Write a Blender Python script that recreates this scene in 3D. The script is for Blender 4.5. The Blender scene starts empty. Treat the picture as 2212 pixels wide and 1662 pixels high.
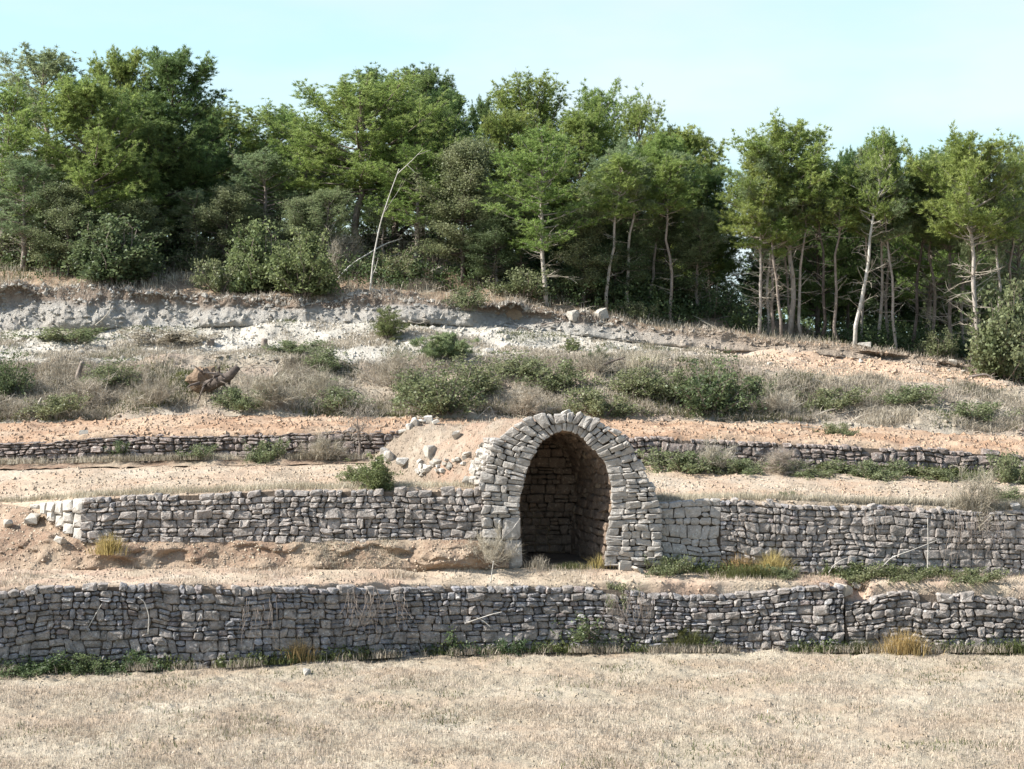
import bpy, math, random
import numpy as np
from mathutils import Vector

R = random.Random(7)
rng = np.random.default_rng(7)
SC = bpy.context.scene
COL = SC.collection

# ------------------------------------------------------------------ camera, sky, sun, exposure
F, CX, HY, ZE = 4128.0, 1106.0, 730.0, 6.45        # focal length in pixels of a 2212 px wide frame, eye height
cam_d = bpy.data.cameras.new('camera'); cam = bpy.data.objects.new('camera', cam_d); COL.objects.link(cam)
cam.location = (0, 0, ZE); cam.rotation_euler = (math.radians(90), 0, 0)
cam_d.sensor_width = 36; cam_d.lens = 36 * F / 2212; cam_d.shift_y = -(831 - HY) / 2212
cam_d.clip_end = 9000
SC.camera = cam
TO_SUN = Vector((-0.77, -0.11, 0.63)).normalized()
EL = math.asin(TO_SUN.z); AZ = math.atan2(TO_SUN.x, TO_SUN.y)
W = bpy.data.worlds.new('World'); SC.world = W; W.use_nodes = True
nt = W.node_tree; nt.nodes.clear()
sky = nt.nodes.new('ShaderNodeTexSky'); sky.sky_type = 'NISHITA'; sky.sun_disc = False
sky.sun_elevation = EL; sky.sun_rotation = AZ; sky.altitude = 400; sky.air_density = 1.0; sky.dust_density = 1.2; sky.ozone_density = 1.0
tcw = nt.nodes.new('ShaderNodeTexCoord'); mpw = nt.nodes.new('ShaderNodeMapping'); mpw.inputs['Scale'].default_value = (1.5, 1.5, 5)
nzw = nt.nodes.new('ShaderNodeTexNoise'); nzw.inputs['Scale'].default_value = 3.2; nzw.inputs['Detail'].default_value = 5
rmw = nt.nodes.new('ShaderNodeValToRGB'); rmw.color_ramp.elements[0].position = .38; rmw.color_ramp.elements[1].position = .64
rmw.color_ramp.elements[0].color = (2.6, 3.95, 4.25, 1); rmw.color_ramp.elements[1].color = (3.5, 3.97, 4.12, 1)      # thin bright veil of high cloud
mxw = nt.nodes.new('ShaderNodeMix'); mxw.data_type = 'RGBA'
spw = nt.nodes.new('ShaderNodeSeparateXYZ'); hzw = nt.nodes.new('ShaderNodeMapRange')
for i_, v_ in zip((1, 2, 3, 4), (.06, .42, .88, .12)): hzw.inputs[i_].default_value = v_      # the veil thins overhead
nt.links.new(tcw.outputs['Generated'], spw.inputs[0]); nt.links.new(spw.outputs[2], hzw.inputs[0]); nt.links.new(hzw.outputs[0], mxw.inputs[0])
bgw = nt.nodes.new('ShaderNodeBackground'); bgw.inputs['Strength'].default_value = 0.12
ouw = nt.nodes.new('ShaderNodeOutputWorld'); L_ = nt.links.new
L_(tcw.outputs['Generated'], mpw.inputs['Vector']); L_(mpw.outputs[0], nzw.inputs['Vector']); L_(nzw.outputs['Fac'], rmw.inputs[0])
L_(rmw.outputs[0], mxw.inputs[7]); L_(sky.outputs[0], mxw.inputs[6]); L_(mxw.outputs[2], bgw.inputs[0]); L_(bgw.outputs[0], ouw.inputs[0])
sun_d = bpy.data.lights.new('sun', 'SUN'); sun_d.energy = 5.0; sun_d.angle = math.radians(.53); sun_d.color = (1, .975, .925)
sun = bpy.data.objects.new('sun', sun_d); COL.objects.link(sun); sun.location = (-30, 10, 40)
sun.rotation_euler = TO_SUN.to_track_quat('Z', 'Y').to_euler()
SC.view_settings.view_transform = 'Standard'; SC.view_settings.look = 'None'; SC.view_settings.gamma = 1
SC.view_settings.use_curve_mapping = False; SC.view_settings.exposure = 1.08
SC.render.engine = 'CYCLES'; SC.cycles.max_bounces = 6; SC.cycles.diffuse_bounces = 4; SC.cycles.transmission_bounces = 4

# ------------------------------------------------------------------ helpers
def at(px, py, D):
    return np.array([(px - CX) / F * D, D + 0 * px, ZE + (HY - py) / F * D]) if np.ndim(px) == 0 else np.stack([(px - CX) / F * D, D + 0 * px, ZE + (HY - py) / F * D], -1)

def zpx(py, D): return ZE + (HY - py) / F * D

def _h(ix, iy, iz, seed):
    h = (ix.astype(np.int64) * 374761393 + iy.astype(np.int64) * 668265263 + iz.astype(np.int64) * 974711 + seed * 1274126177) & 0xffffffff
    h = ((h ^ (h >> 13)) * 1274126177) & 0xffffffff
    h = ((h ^ (h >> 16)) * 2246822519) & 0xffffffff
    return ((h ^ (h >> 15)) & 0xffff) / 65535.0

def vn(x, y, z=None, seed=0):
    x = np.asarray(x, float); y = np.asarray(y, float) + 0 * x
    z = np.zeros_like(x) if z is None else np.asarray(z, float) + 0 * x
    fx, fy, fz = np.floor(x), np.floor(y), np.floor(z)
    u, v, w = x - fx, y - fy, z - fz
    u, v, w = u*u*(3-2*u), v*v*(3-2*v), w*w*(3-2*w)
    r = 0
    for i in (0, 1):
        for j in (0, 1):
            for k in (0, 1):
                r = r + _h(fx+i, fy+j, fz+k, seed) * (u if i else 1-u) * (v if j else 1-v) * (w if k else 1-w)
    return r * 2 - 1

def fbm(x, y, z=None, seed=0, o=3):
    r = 0; a = 1; s = 1
    for i in range(o):
        r = r + a * vn(np.asarray(x) * s, np.asarray(y) * s, None if z is None else np.asarray(z) * s, seed + i * 17); a *= .5; s *= 2.03
    return r

def me(name, V, faces, smooth=False):
    V = np.asarray(V, np.float32).reshape(-1, 3)
    faces = [np.asarray(f, np.int32) for f in (faces if isinstance(faces, list) and np.ndim(faces[0]) == 2 else [faces])]
    faces = [f for f in faces if f.size]
    m = bpy.data.meshes.new(name)
    m.vertices.add(len(V)); m.vertices.foreach_set('co', V.ravel())
    nl = sum(f.size for f in faces); nf = sum(len(f) for f in faces)
    m.loops.add(nl); m.loops.foreach_set('vertex_index', np.concatenate([f.ravel() for f in faces]))
    m.polygons.add(nf)
    tot = np.concatenate([np.full(len(f), f.shape[1], np.int32) for f in faces])
    st = np.concatenate([[0], np.cumsum(tot)[:-1]]).astype(np.int32)
    m.polygons.foreach_set('loop_start', st); m.polygons.foreach_set('loop_total', tot)
    m.polygons.foreach_set('use_smooth', np.full(nf, smooth))
    m.update(calc_edges=True); m.validate()
    return m

def obj(name, mesh, mat=None, parent=None, loc=None, **props):
    o = bpy.data.objects.new(name, mesh); COL.objects.link(o)
    if mat is not None and mesh is not None and not mesh.materials: mesh.materials.append(mat)
    if parent is not None: o.parent = parent
    if loc is not None: o.location = loc
    for k, v in props.items():
        if v is not None: o[k] = v
    return o

def empty(name, loc, **props): return obj(name, None, None, None, loc, **props)

class Acc:
    """collects vertices and faces for one mesh"""
    def __init__(s): s.V = []; s.F = {3: [], 4: []}; s.n = 0
    def add(s, V, *faces):
        V = np.asarray(V, float).reshape(-1, 3)
        for f in faces:
            f = np.asarray(f, np.int64)
            if f.size: s.F[f.shape[1]].append(f + s.n)
        s.V.append(V); s.n += len(V)
    def mesh(s, name, smooth=False):
        return me(name, np.concatenate(s.V), [np.concatenate(f) for f in s.F.values() if f], smooth)

def tube(acc, P, r, k=5, cap=True):
    P = np.asarray(P, float); n = len(P); r = np.broadcast_to(np.asarray(r, float), (n,))
    T = np.gradient(P, axis=0); T /= np.linalg.norm(T, axis=1)[:, None] + 1e-9
    ref = np.where(np.abs(T[:, 2:3]) > .9, np.array([[1., 0, 0]]), np.array([[0, 0, 1.]]))
    A = np.cross(T, ref); A /= np.linalg.norm(A, axis=1)[:, None] + 1e-9; B = np.cross(T, A)
    for i in range(1, n):      # keep the frame from flipping
        if (A[i] * A[i-1]).sum() < 0: A[i] *= -1; B[i] *= -1
    ang = np.arange(k) / k * 2 * math.pi
    V = P[:, None] + r[:, None, None] * (np.cos(ang)[None, :, None] * A[:, None] + np.sin(ang)[None, :, None] * B[:, None])
    i, j = np.meshgrid(np.arange(n-1), np.arange(k), indexing='ij'); j2 = (j + 1) % k
    Q = np.stack([i*k+j, i*k+j2, (i+1)*k+j2, (i+1)*k+j], -1).reshape(-1, 4)
    V = V.reshape(-1, 3)
    if cap:
        V = np.vstack([V, P[0], P[-1]]); jj = np.arange(k); j3 = (jj+1) % k
        t = np.concatenate([np.stack([np.full(k, n*k), j3, jj], -1), np.stack([np.full(k, n*k+1), (n-1)*k+jj, (n-1)*k+j3], -1)])
        acc.add(V, Q, t)
    else: acc.add(V, Q)

def unit(v): v = np.asarray(v, float); return v / (np.linalg.norm(v, axis=-1, keepdims=True) + 1e-9)

# ------------------------------------------------------------------ materials
def newmat(name, rough=.9):
    m = bpy.data.materials.new(name); m.use_nodes = True; t = m.node_tree
    b = t.nodes['Principled BSDF']; b.inputs['Roughness'].default_value = rough; b.inputs['Specular IOR Level'].default_value = .2
    return m, t, b

def N(t, typ, **kw):
    n = t.nodes.new(typ)
    for k, v in kw.items():
        if hasattr(n, k): setattr(n, k, v)
        else: n.inputs[k.replace('_', ' ')].default_value = v
    return n

def noise(t, vec, scale, detail=4, rough=.6):
    n = N(t, 'ShaderNodeTexNoise'); n.inputs['Scale'].default_value = scale; n.inputs['Detail'].default_value = detail; n.inputs['Roughness'].default_value = rough
    t.links.new(vec, n.inputs['Vector']); return n.outputs['Fac']

def ramp(t, fac, stops):
    r = t.nodes.new('ShaderNodeValToRGB'); e = r.color_ramp.elements
    while len(e) < len(stops): e.new(.5)
    for x, (p, c) in zip(e, stops): x.position = p; x.color = (*c, 1)
    t.links.new(fac, r.inputs[0]); return r.outputs[0]

def mix(t, fac, a, b, mode='MIX'):
    m = t.nodes.new('ShaderNodeMix'); m.data_type = 'RGBA'; m.blend_type = mode
    for s, v in ((0, fac), (6, a), (7, b)):
        if isinstance(v, (int, float)): m.inputs[s].default_value = v
        elif isinstance(v, tuple): m.inputs[s].default_value = (*v, 1)
        else: t.links.new(v, m.inputs[s])
    return m.outputs[2]

def mrange(t, v, a, b, c=0., d=1.):
    m = t.nodes.new('ShaderNodeMapRange'); 
    for i, x in zip((1, 2, 3, 4), (a, b, c, d)): m.inputs[i].default_value = x
    t.links.new(v, m.inputs[0]); return m.outputs[0]

def bump(t, b, h, strength, dist):
    n = t.nodes.new('ShaderNodeBump'); n.inputs['Strength'].default_value = strength; n.inputs['Distance'].default_value = dist
    t.links.new(h, n.inputs['Height']); t.links.new(n.outputs[0], b.inputs['Normal'])

def wpos(t): return t.nodes.new('ShaderNodeNewGeometry').outputs['Position']

def soil(name, dark, mid, light, big=.7, fine=14., bmp=.03, patch=None, patch_x=None, pr=(.45, .62)):
    m, t, b = newmat(name, .95); P = wpos(t)
    c = ramp(t, noise(t, P, big, 6, .65), [(.3, dark), (.5, mid), (.7, light)])
    c = mix(t, mrange(t, noise(t, P, fine, 3, .7), .35, .68), c, mix(t, .5, c, dark))
    c = mix(t, mrange(t, noise(t, P, fine * 2.3, 2, .6), .6, .75, 0, .7), c, light)
    if patch is not None:
        f = mrange(t, noise(t, P, .55, 5, .65), *pr)
        if patch_x:
            sx = t.nodes.new('ShaderNodeSeparateXYZ'); t.links.new(P, sx.inputs[0])
            g = mrange(t, sx.outputs[0], *patch_x); mm = t.nodes.new('ShaderNodeMath'); mm.operation = 'MULTIPLY'
            t.links.new(f, mm.inputs[0]); t.links.new(g, mm.inputs[1]); f = mm.outputs[0]
        c = mix(t, f, c, patch)
    t.links.new(c, b.inputs['Base Color'])
    h = mix(t, .5, noise(t, P, fine * .55, 5, .7), noise(t, P, fine * 2, 2, .6))
    bump(t, b, h, 1., bmp)
    return m

def stone_mat(name, cols, lichen=.5, lic_col=(.06, .06, .055), spot=(.62, .60, .55), bmp=.035):
    m, t, b = newmat(name, .9); P = wpos(t); g = t.nodes.new('ShaderNodeNewGeometry')
    n = len(cols); c = ramp(t, g.outputs['Random Per Island'], [((i + .5) / n, x) for i, x in enumerate(cols)])
    c = mix(t, mrange(t, noise(t, P, 6, 5, .65), .35, .7, 0, .55), c, mix(t, .5, c, (.15, .13, .11)))
    c = mix(t, mrange(t, noise(t, P, 11, 6, .75), .5, .62, 0, lichen), c, lic_col)
    c = mix(t, mrange(t, noise(t, P, 15, 5, .75), .56, .64, 0, .8), c, spot)
    c = mix(t, mrange(t, noise(t, P, 3.1, 4, .7), .46, .66, 0, lichen * .9), c, lic_col)
    c = mix(t, mrange(t, noise(t, P, 1.1, 3, .6), .5, .75, 0, lichen * .7), c, mix(t, .5, c, lic_col))
    t.links.new(c, b.inputs['Base Color'])
    h = mix(t, .5, noise(t, P, 10, 6, .75), noise(t, P, 26, 4, .7))
    bump(t, b, h, 1., bmp * 1.5)
    return m

def leaf_mat(name, a, b2, trans=.35, tcol=None, rough=.5, scale=1.3):
    m, t, b = newmat(name, rough); b.inputs['Specular IOR Level'].default_value = .32; P = wpos(t); g = t.nodes.new('ShaderNodeNewGeometry')
    c = ramp(t, noise(t, P, scale, 3, .6), [(.35, a), (.65, b2)])
    o = t.nodes.new('ShaderNodeObjectInfo')
    hs = t.nodes.new('ShaderNodeHueSaturation')
    t.links.new(mrange(t, o.outputs['Random'], 0, 1, .482, .512), hs.inputs['Hue'])
    t.links.new(mrange(t, g.outputs['Random Per Island'], 0, 1, .6, 1.4), hs.inputs['Value']); t.links.new(c, hs.inputs['Color'])
    t.links.new(hs.outputs[0], b.inputs['Base Color'])
    tr = t.nodes.new('ShaderNodeBsdfTranslucent'); t.links.new(hs.outputs[0], tr.inputs[0])
    ms = t.nodes.new('ShaderNodeMixShader'); ms.inputs[0].default_value = trans
    t.links.new(b.outputs[0], ms.inputs[1]); t.links.new(tr.outputs[0], ms.inputs[2])
    t.links.new(ms.outputs[0], t.nodes['Material Output'].inputs[0])
    return m

def bark(name, a, b2, bmp=.02):
    m, t, b = newmat(name, .9); P = wpos(t)
    t.links.new(ramp(t, noise(t, P, 5, 5, .7), [(.35, a), (.65, b2)]), b.inputs['Base Color'])
    bump(t, b, noise(t, P, 22, 4, .7), 1, bmp); return m

M = {}
M['field'] = soil('stubble_soil', (.25, .21, .15), (.335, .285, .21), (.435, .38, .295), .5, 11, .05, (.31, .24, .17))
M['terr1'] = soil('terrace_soil', (.29, .23, .165), (.39, .315, .23), (.51, .435, .34), .9, 10, .04, (.36, .255, .185))
M['bank'] = soil('red_bank_soil', (.17, .11, .075), (.255, .175, .12), (.36, .275, .20), 1.3, 7, .06, (.33, .265, .19))
M['terr2'] = soil('tilled_soil', (.295, .23, .165), (.375, .30, .22), (.48, .405, .315), .8, 9, .05, (.365, .265, .185))
M['terr3'] = soil('red_soil', (.25, .155, .10), (.335, .22, .14), (.43, .31, .215), .8, 8, .05, (.38, .28, .195))
M['slope'] = soil('scrub_slope_soil', (.20, .165, .125), (.31, .265, .20), (.42, .375, .305), .8, 8, .06, (.30, .235, .18))
M['bench'] = soil('marl_soil', (.32, .29, .24), (.42, .385, .325), (.53, .49, .43), .6, 8, .06, (.42, .30, .21), (4.5, 8.5), (.25, .45))
M['forest'] = soil('forest_soil', (.16, .11, .075), (.25, .18, .12), (.36, .28, .19), .8, 8, .06)
M['mound'] = soil('mound_soil', (.20, .155, .115), (.275, .22, .165), (.36, .305, .24), 1.6, 11, .05, (.31, .205, .145))
M['gap'] = soil('wall_core_soil', (.09, .068, .05), (.13, .10, .075), (.18, .145, .115), 2, 12, .03)
GREY = [(c[0] * .98, c[1] * .97, c[2] * 1.02) for c in [(.20, .19, .185), (.30, .28, .26), (.40, .37, .33), (.24, .23, .225), (.37, .32, .26), (.29, .28, .275), (.44, .42, .39), (.27, .22, .19)]]
PALE = [(c[0] * .95, c[1] * .92, c[2] * .90) for c in [(.40, .38, .34), (.47, .44, .39), (.36, .34, .32), (.50, .46, .40), (.42, .40, .37), (.44, .36, .25), (.38, .36, .34)]]
M['stoneA'] = stone_mat('weathered_limestone', GREY, .62)
M['stoneB'] = stone_mat('grey_limestone', [(c[0]*1.1, c[1]*1.1, c[2]*1.1) for c in GREY], .55)
M['stoneC'] = stone_mat('brown_rubble_stone', [(.32, .25, .21), (.40, .32, .27), (.28, .22, .19), (.43, .36, .30)], .5)
M['hut'] = stone_mat('pale_limestone', PALE, .40, (.12, .11, .10), bmp=.025)
M['lining'] = stone_mat('shade_darkened_lining_stone', [(.22, .145, .095), (.31, .21, .14), (.18, .13, .095), (.32, .24, .165)], .4, (.04, .034, .03), (.38, .31, .23))  # the gloom inside the vault is painted into this stone colour
M['floor'] = soil('shade_darkened_floor_soil', (.08, .06, .045), (.12, .09, .065), (.18, .14, .10))  # soil darkened in colour to deepen the shade inside the hut
M['rock'] = stone_mat('loose_pale_stone', [(.47, .43, .37), (.52, .48, .42), (.42, .38, .32)], .2, (.25, .22, .18), bmp=.02)
M['grass_straw'] = leaf_mat('straw', (.37, .315, .225), (.53, .465, .355), .2, scale=.6)
M['grass_dead'] = leaf_mat('dead_grass', (.285, .245, .18), (.46, .405, .315), .25, scale=.9)
M['grass_gold'] = leaf_mat('golden_grass', (.34, .26, .10), (.52, .40, .18), .4)
M['grass_green'] = leaf_mat('green_grass', (.055, .075, .022), (.13, .14, .05), .35)
M['weed'] = leaf_mat('weed_leaf', (.05, .08, .03), (.11, .145, .055), .38)
M['needle_y'] = leaf_mat('yellowish_pine_needles', (.185, .26, .068), (.30, .365, .112), .5)
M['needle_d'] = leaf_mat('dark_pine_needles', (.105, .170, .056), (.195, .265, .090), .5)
M['needle_g'] = leaf_mat('grey_green_needles', (.185, .24, .115), (.285, .335, .17), .5)
M['leaf_b'] = leaf_mat('bright_leaf', (.145, .18, .070), (.23, .26, .115), .5)
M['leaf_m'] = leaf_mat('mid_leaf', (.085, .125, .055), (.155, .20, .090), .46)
M['leaf_o'] = leaf_mat('olive_leaf', (.145, .175, .080), (.23, .25, .13), .47)
M['bark_pale'] = bark('pale_bark', (.26, .225, .19), (.42, .37, .32))
M['bark_mid'] = bark('grey_brown_bark', (.17, .135, .11), (.30, .25, .21))
M['bark_dark'] = bark('dark_bark', (.07, .055, .045), (.15, .12, .10))
M['twig'] = bark('dead_grey_twig', (.25, .215, .17), (.42, .375, .305), .005)
M['wood_white'] = bark('bleached_wood', (.33, .30, .25), (.58, .54, .48), .012)

# ------------------------------------------------------------------ terrain
U = np.arange(-700, 2913, 6.0)
def PL(*pts):
    a = np.array(pts, float); return np.interp(U, a[:, 0], a[:, 1])
def fn(*pts):
    a = np.array(pts, float); return lambda u: np.interp(u, a[:, 0], a[:, 1])
GRIDS = {}
def strip(name, label, lines, nsub, mat, disp, smooth=True, cols=None, sink=None):
    """terrain band between 3D lines; each line = (y(u), D(u))"""
    sel = slice(None) if cols is None else cols
    u = U[sel]
    L3 = [at(u, np.broadcast_to(y, U.shape)[sel], np.broadcast_to(D, U.shape)[sel]) for y, D in lines]
    rows = [L3[0]]
    T = [np.zeros(len(u))]
    for k, n in enumerate(nsub):
        for i in range(1, n + 1):
            f = i / n; rows.append(L3[k] * (1 - f) + L3[k+1] * f); T.append(np.full(len(u), k + f))
    G = np.stack(rows); T = np.stack(T)
    G = disp(G, T, u)
    r, c = G.shape[:2]
    i, j = np.meshgrid(np.arange(r-1), np.arange(c-1), indexing='ij')
    Q = np.stack([i*c+j, i*c+j+1, (i+1)*c+j+1, (i+1)*c+j], -1).reshape(-1, 4)
    m = me(name, G.reshape(-1, 3), Q, smooth)
    a = m.attributes.new('band', 'FLOAT', 'POINT'); a.data.foreach_set('value', T.ravel().astype(np.float32))
    o = obj(name, m, mat, label=label, category='ground', kind='structure')
    key = name
    while key in GRIDS: key += '+'
    GRIDS[key] = (G, T)
    return o

def dz(amp, sc, seed, o=3, edge=True):
    def f(G, T, u):
        G = G.copy(); G[..., 2] += amp * fbm(G[..., 0] * sc, G[..., 1] * sc, G[..., 2] * sc, seed, o); return G
    return f

D_A = PL((-700, 35.5), (0, 36.7), (500, 37.5), (900, 38.87), (1200, 39.3), (2912, 39.3))
Dl, Dh, Dr = 40.45, 40.4, 40.9
yA_front = PL((-700, 1275), (0, 1272), (330, 1260), (700, 1264), (1100, 1262), (1500, 1258), (1800, 1256), (1828, 1262), (1840, 1300), (1868, 1300), (1880, 1262), (2212, 1264), (2912, 1270))
y1_back = PL((-700, 1232), (0, 1230), (500, 1228), (1040, 1226), (1100, 1224), (1425, 1226), (1600, 1238), (2212, 1246), (2912, 1252))
D1_back = PL((-700, 39.6), (0, 40.0), (1000, 40.05), (1060, 40.3), (1425, 40.6), (2912, 40.85))
# field
y_fa = HY + ZE * F / (D_A + .35)
def field_disp(G, T, u):
    G = G.copy(); x, y = G[..., 0], G[..., 1]
    G[..., 2] += .035 * fbm(x * 1.1, y * 1.1, None, 3, 2) + .03 * vn(x * 5, y * 5, None, 9) + .028 * np.maximum(0, vn(x * 9, y * 9, None, 12)) ** 1.0
    return G
strip('field', 'harvested stubble field of pale tan soil in the foreground', [(HY + ZE*F/8 + 0*U, 8 + 0*U), (HY + ZE*F/26.5 + 0*U, 26.5 + 0*U), (y_fa, D_A + .35)], [14, 200], M['field'], field_disp)
# plain far around
m = me('plain', [(-5000, -400, -.35), (5000, -400, -.35), (5000, 7000, -.35), (-5000, 7000, -.35)], [[0, 1, 2, 3]])
obj('plain', m, M['field'], label='flat farmland running out around the terraces', category='ground', kind='structure')
# terrace 1
zbot = lambda z, D: HY - (z - ZE) / D * F
def edge_rough(amp, sc, seed, a2=.02, fade0=True, fade1=True):
    def f(G, T, u):
        G = G.copy(); x, y, z = G[..., 0], G[..., 1], G[..., 2]
        k = (np.clip(T, 0, 1) if fade0 else 1.) * (np.clip(T.max() - T + .4, 0, 1) if fade1 else 1.)
        G[..., 2] += k * amp * fbm(x * sc, y * sc, z * sc, seed, 3) + a2 * vn(x * 6, y * 6, z * 6, seed + 5)
        G[..., 1] += amp * .9 * fbm(x * sc * 1.4, z * sc * 1.4, y * .7, seed + 40, 3)
        return G
    return f
strip('lower_terrace', 'narrow bare earth terrace above the lowest dry stone wall',
      [(zbot(-.1, D_A + .3), D_A + .3), (yA_front + 26, D_A + .26), (yA_front, D_A + .30), (y1_back, D1_back), (y1_back + 4, D1_back + .5)], [4, 3, 34, 4], M['terr1'], edge_rough(.05, 1.6, 21))
# bank under wall B left + left slope
cl = np.where(U <= 1100)[0]
yb_top = PL((-700, 1100), (0, 1092), (60, 1100), (150, 1160), (175, 1168), (600, 1166), (1040, 1166), (1100, 1195), (2912, 1200))
Db_top = PL((-700, 42.6), (0, 42.2), (80, 41.6), (165, 40.5), (1040, 40.42), (2912, 40.4))
def bank_disp(G, T, u):
    G = G.copy(); x, y, z = G[..., 0], G[..., 1], G[..., 2]
    k = np.sin(np.clip(T - 1, 0, 1) * math.pi) ** .6
    n = fbm(x * 1.7, z * 3.2, y * .5, 51, 4)
    G[..., 1] -= k * (.10 + .30 * np.maximum(-.35, n)); G[..., 2] += k * .10 * fbm(x * 2.3, y * 2.3, z * 2.3, 77, 3)
    return G
strip('earth_bank', 'crumbling reddish earth bank between the lower terrace and the wall left of the hut',
      [(y1_back + 34, D1_back - .02), (y1_back + 3, D1_back - .05), (yb_top, Db_top), (yb_top - 10, Db_top + .5)], [3, 26, 3], M['bank'], bank_disp, cols=cl)
# terrace 2
y2f = PL((-700, 1090), (0, 1086), (60, 1086), (170, 1078), (400, 1066), (600, 1058), (1050, 1055), (1425, 1084), (1600, 1080), (1900, 1090), (2212, 1100), (2912, 1122))
D2f = PL((-700, 43.0), (0, 42.3), (60, 41.9), (170, 40.75), (1050, 40.72), (1420, 41.1), (2912, 41.15))
y2b = PL((-700, 1022), (0, 1013), (500, 1005), (850, 1000), (1390, 1010), (1700, 1020), (2212, 1037), (2912, 1062))
D2m = np.full_like(U, 43.9); z2f = zpx(y2f, D2f); z2b = zpx(y2b, 46.)
z2m = z2f + (z2b - z2f) * (43.9 - D2f) / (46 - D2f)
y2m = HY - (z2m - ZE) / 43.9 * F
for nm, cs in (('middle_terrace', np.where(U <= 1040)[0]), ('middle_terrace', np.where(U >= 1392)[0])):
    cs_left = cs[0] == 0
    strip(nm, 'tan tilled terrace ' + ('left of the stone hut behind its long wall' if cs_left else 'right of the stone hut above the tall wall'),
          [(zbot(1.2, D2f), D2f), (y2f + 14, D2f), (y2f, D2f + .08), (y2m, D2m)], [8, 3, 44], M['terr2'], edge_rough(.035, 1.8, 31, .018, True, False), cols=cs)
strip('middle_terrace', 'back strip of the tilled terrace running behind the hut mound', [(y2m, D2m), (y2b, 46 + 0*U), (y2b - 4, 46.5 + 0*U)], [26, 5], M['terr2'], edge_rough(.035, 1.8, 31, .018, False, True))
strip('soil_bank', 'low bank of fallen earth along the foot of the left second tier wall', [(y2b + 1, 45.75 + 0*U), (y2b - 15, 46.3 + 0*U), (y2b - 15, 46.5 + 0*U)], [10, 2], M['bank'], edge_rough(.09, 1.7, 39, .03), cols=np.where(U <= 930)[0])
# terrace 3
y3f = PL((-700, 968), (0, 952), (100, 946), (200, 937), (500, 932), (850, 926), (1390, 938), (1700, 948), (2212, 976), (2912, 1004))
y3b = PL((-700, 932), (0, 915), (200, 912), (350, 899), (420, 894), (700, 903), (870, 905), (1300, 905), (1500, 910), (1700, 917), (2000, 932), (2212, 945), (2912, 985))
strip('upper_terrace', 'strip of bright red ploughed soil above the second tier of walls',
      [(y2b + 2, 46.35 + 0*U), (y2b - 14, 46.55 + 0*U), (y3f + 12, 46.75 + 0*U), (y3f, 46.85 + 0*U), (y3b, 50.5 + 0*U), (y3b - 1, 51 + 0*U)], [4, 6, 3, 36, 3], M['terr3'], edge_rough(.06, 1.5, 61, .03))
# slope
y4t = PL((-700, 778), (0, 775), (500, 772), (900, 775), (1200, 772), (1500, 782), (1700, 800), (2000, 826), (2212, 848), (2912, 905))
y4m = y3b * .55 + y4t * .45
def slope_disp(G, T, u):
    G = G.copy(); x, y, z = G[..., 0], G[..., 1], G[..., 2]
    k = np.clip(T * 1.2, 0, 1)
    G[..., 2] += k * (.16 * fbm(x * .8, y * .8, None, 71, 4)) + .03 * vn(x * 5, y * 5, None, 73)
    G[..., 1] += (1 - k) * .14 * fbm(x * 1.6, z * 2, None, 75, 3)
    return G
strip('scrub_slope', 'dry bank of dead grass and brush above the red terrace',
      [(y3b + 3, 50.45 + 0*U), (y3b - 10, 50.75 + 0*U), (y4m, 52.4 + 0*U), (y4t, 54.5 + 0*U)], [4, 26, 34], M['slope'], slope_disp)
y5 = PL((-700, 722), (0, 715), (300, 707), (700, 700), (900, 697), (1050, 705), (1250, 722), (1400, 742), (1560, 757), (1650, 757), (1750, 765), (1850, 772), (2000, 790), (2150, 818), (2212, 838), (2912, 900))
y6 = PL((-700, 622), (0, 630), (280, 628), (340, 636), (450, 642), (700, 650), (900, 646), (1000, 652), (1100, 665), (1300, 690), (1450, 712), (1560, 728), (1650, 736), (1750, 745), (1850, 757), (1950, 768), (2050, 784), (2150, 808), (2212, 830), (2912, 892))
def bench_disp(G, T, u):
    G = G.copy(); x, y = G[..., 0], G[..., 1]
    k = np.clip(T - .8, 0, 1) * np.clip((T.max() - T) * 4 + .3, 0, 1)
    G[..., 2] += k * (.14 * fbm(x * .7, y * .7, None, 81, 4) + .07 * np.abs(vn(x * 2.6, y * 2.6, None, 83)))
    return G
strip('clay_bench', 'pale grey clay bench lying below the cut earth face',
      [(zbot(zpx(y4t, 54.3) - .45, 54.3), 54.3 + 0*U), (y4t + 1, 54.45 + 0*U), ((y4t + y5) / 2 + 4, 56.8 + 0*U), (y5, 59. + 0*U)], [3, 22, 26], M['bench'], bench_disp)
# scarp
m, t, b = newmat('cut_clay_strata', .95); P = wpos(t)
att = t.nodes.new('ShaderNodeAttribute'); att.attribute_name = 'band'
ad = t.nodes.new('ShaderNodeMath'); ad.operation = 'MULTIPLY_ADD'; ad.inputs[1].default_value = .8; t.links.new(noise(t, P, .9, 7, .7), ad.inputs[0])
ad2 = t.nodes.new('ShaderNodeMath'); ad2.operation = 'MULTIPLY'; ad2.inputs[1].default_value = 1.; t.links.new(att.outputs['Fac'], ad2.inputs[0]); t.links.new(ad2.outputs[0], ad.inputs[2])
hv = t.nodes.new('ShaderNodeMath'); hv.operation = 'MULTIPLY'; hv.inputs[1].default_value = .66; t.links.new(ad.outputs[0], hv.inputs[0])
c = ramp(t, hv.outputs[0], [(.2, (.50, .47, .415)), (.66, (.42, .39, .345)), (.80, (.25, .19, .145)), (.95, (.20, .14, .10))])
c = mix(t, mrange(t, noise(t, P, 7, 5, .7), .4, .7, 0, .5), c, mix(t, .5, c, (.2, .16, .12)))
t.links.new(c, b.inputs['Base Color']); sxs = t.nodes.new('ShaderNodeSeparateXYZ'); t.links.new(P, sxs.inputs[0])
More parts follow.
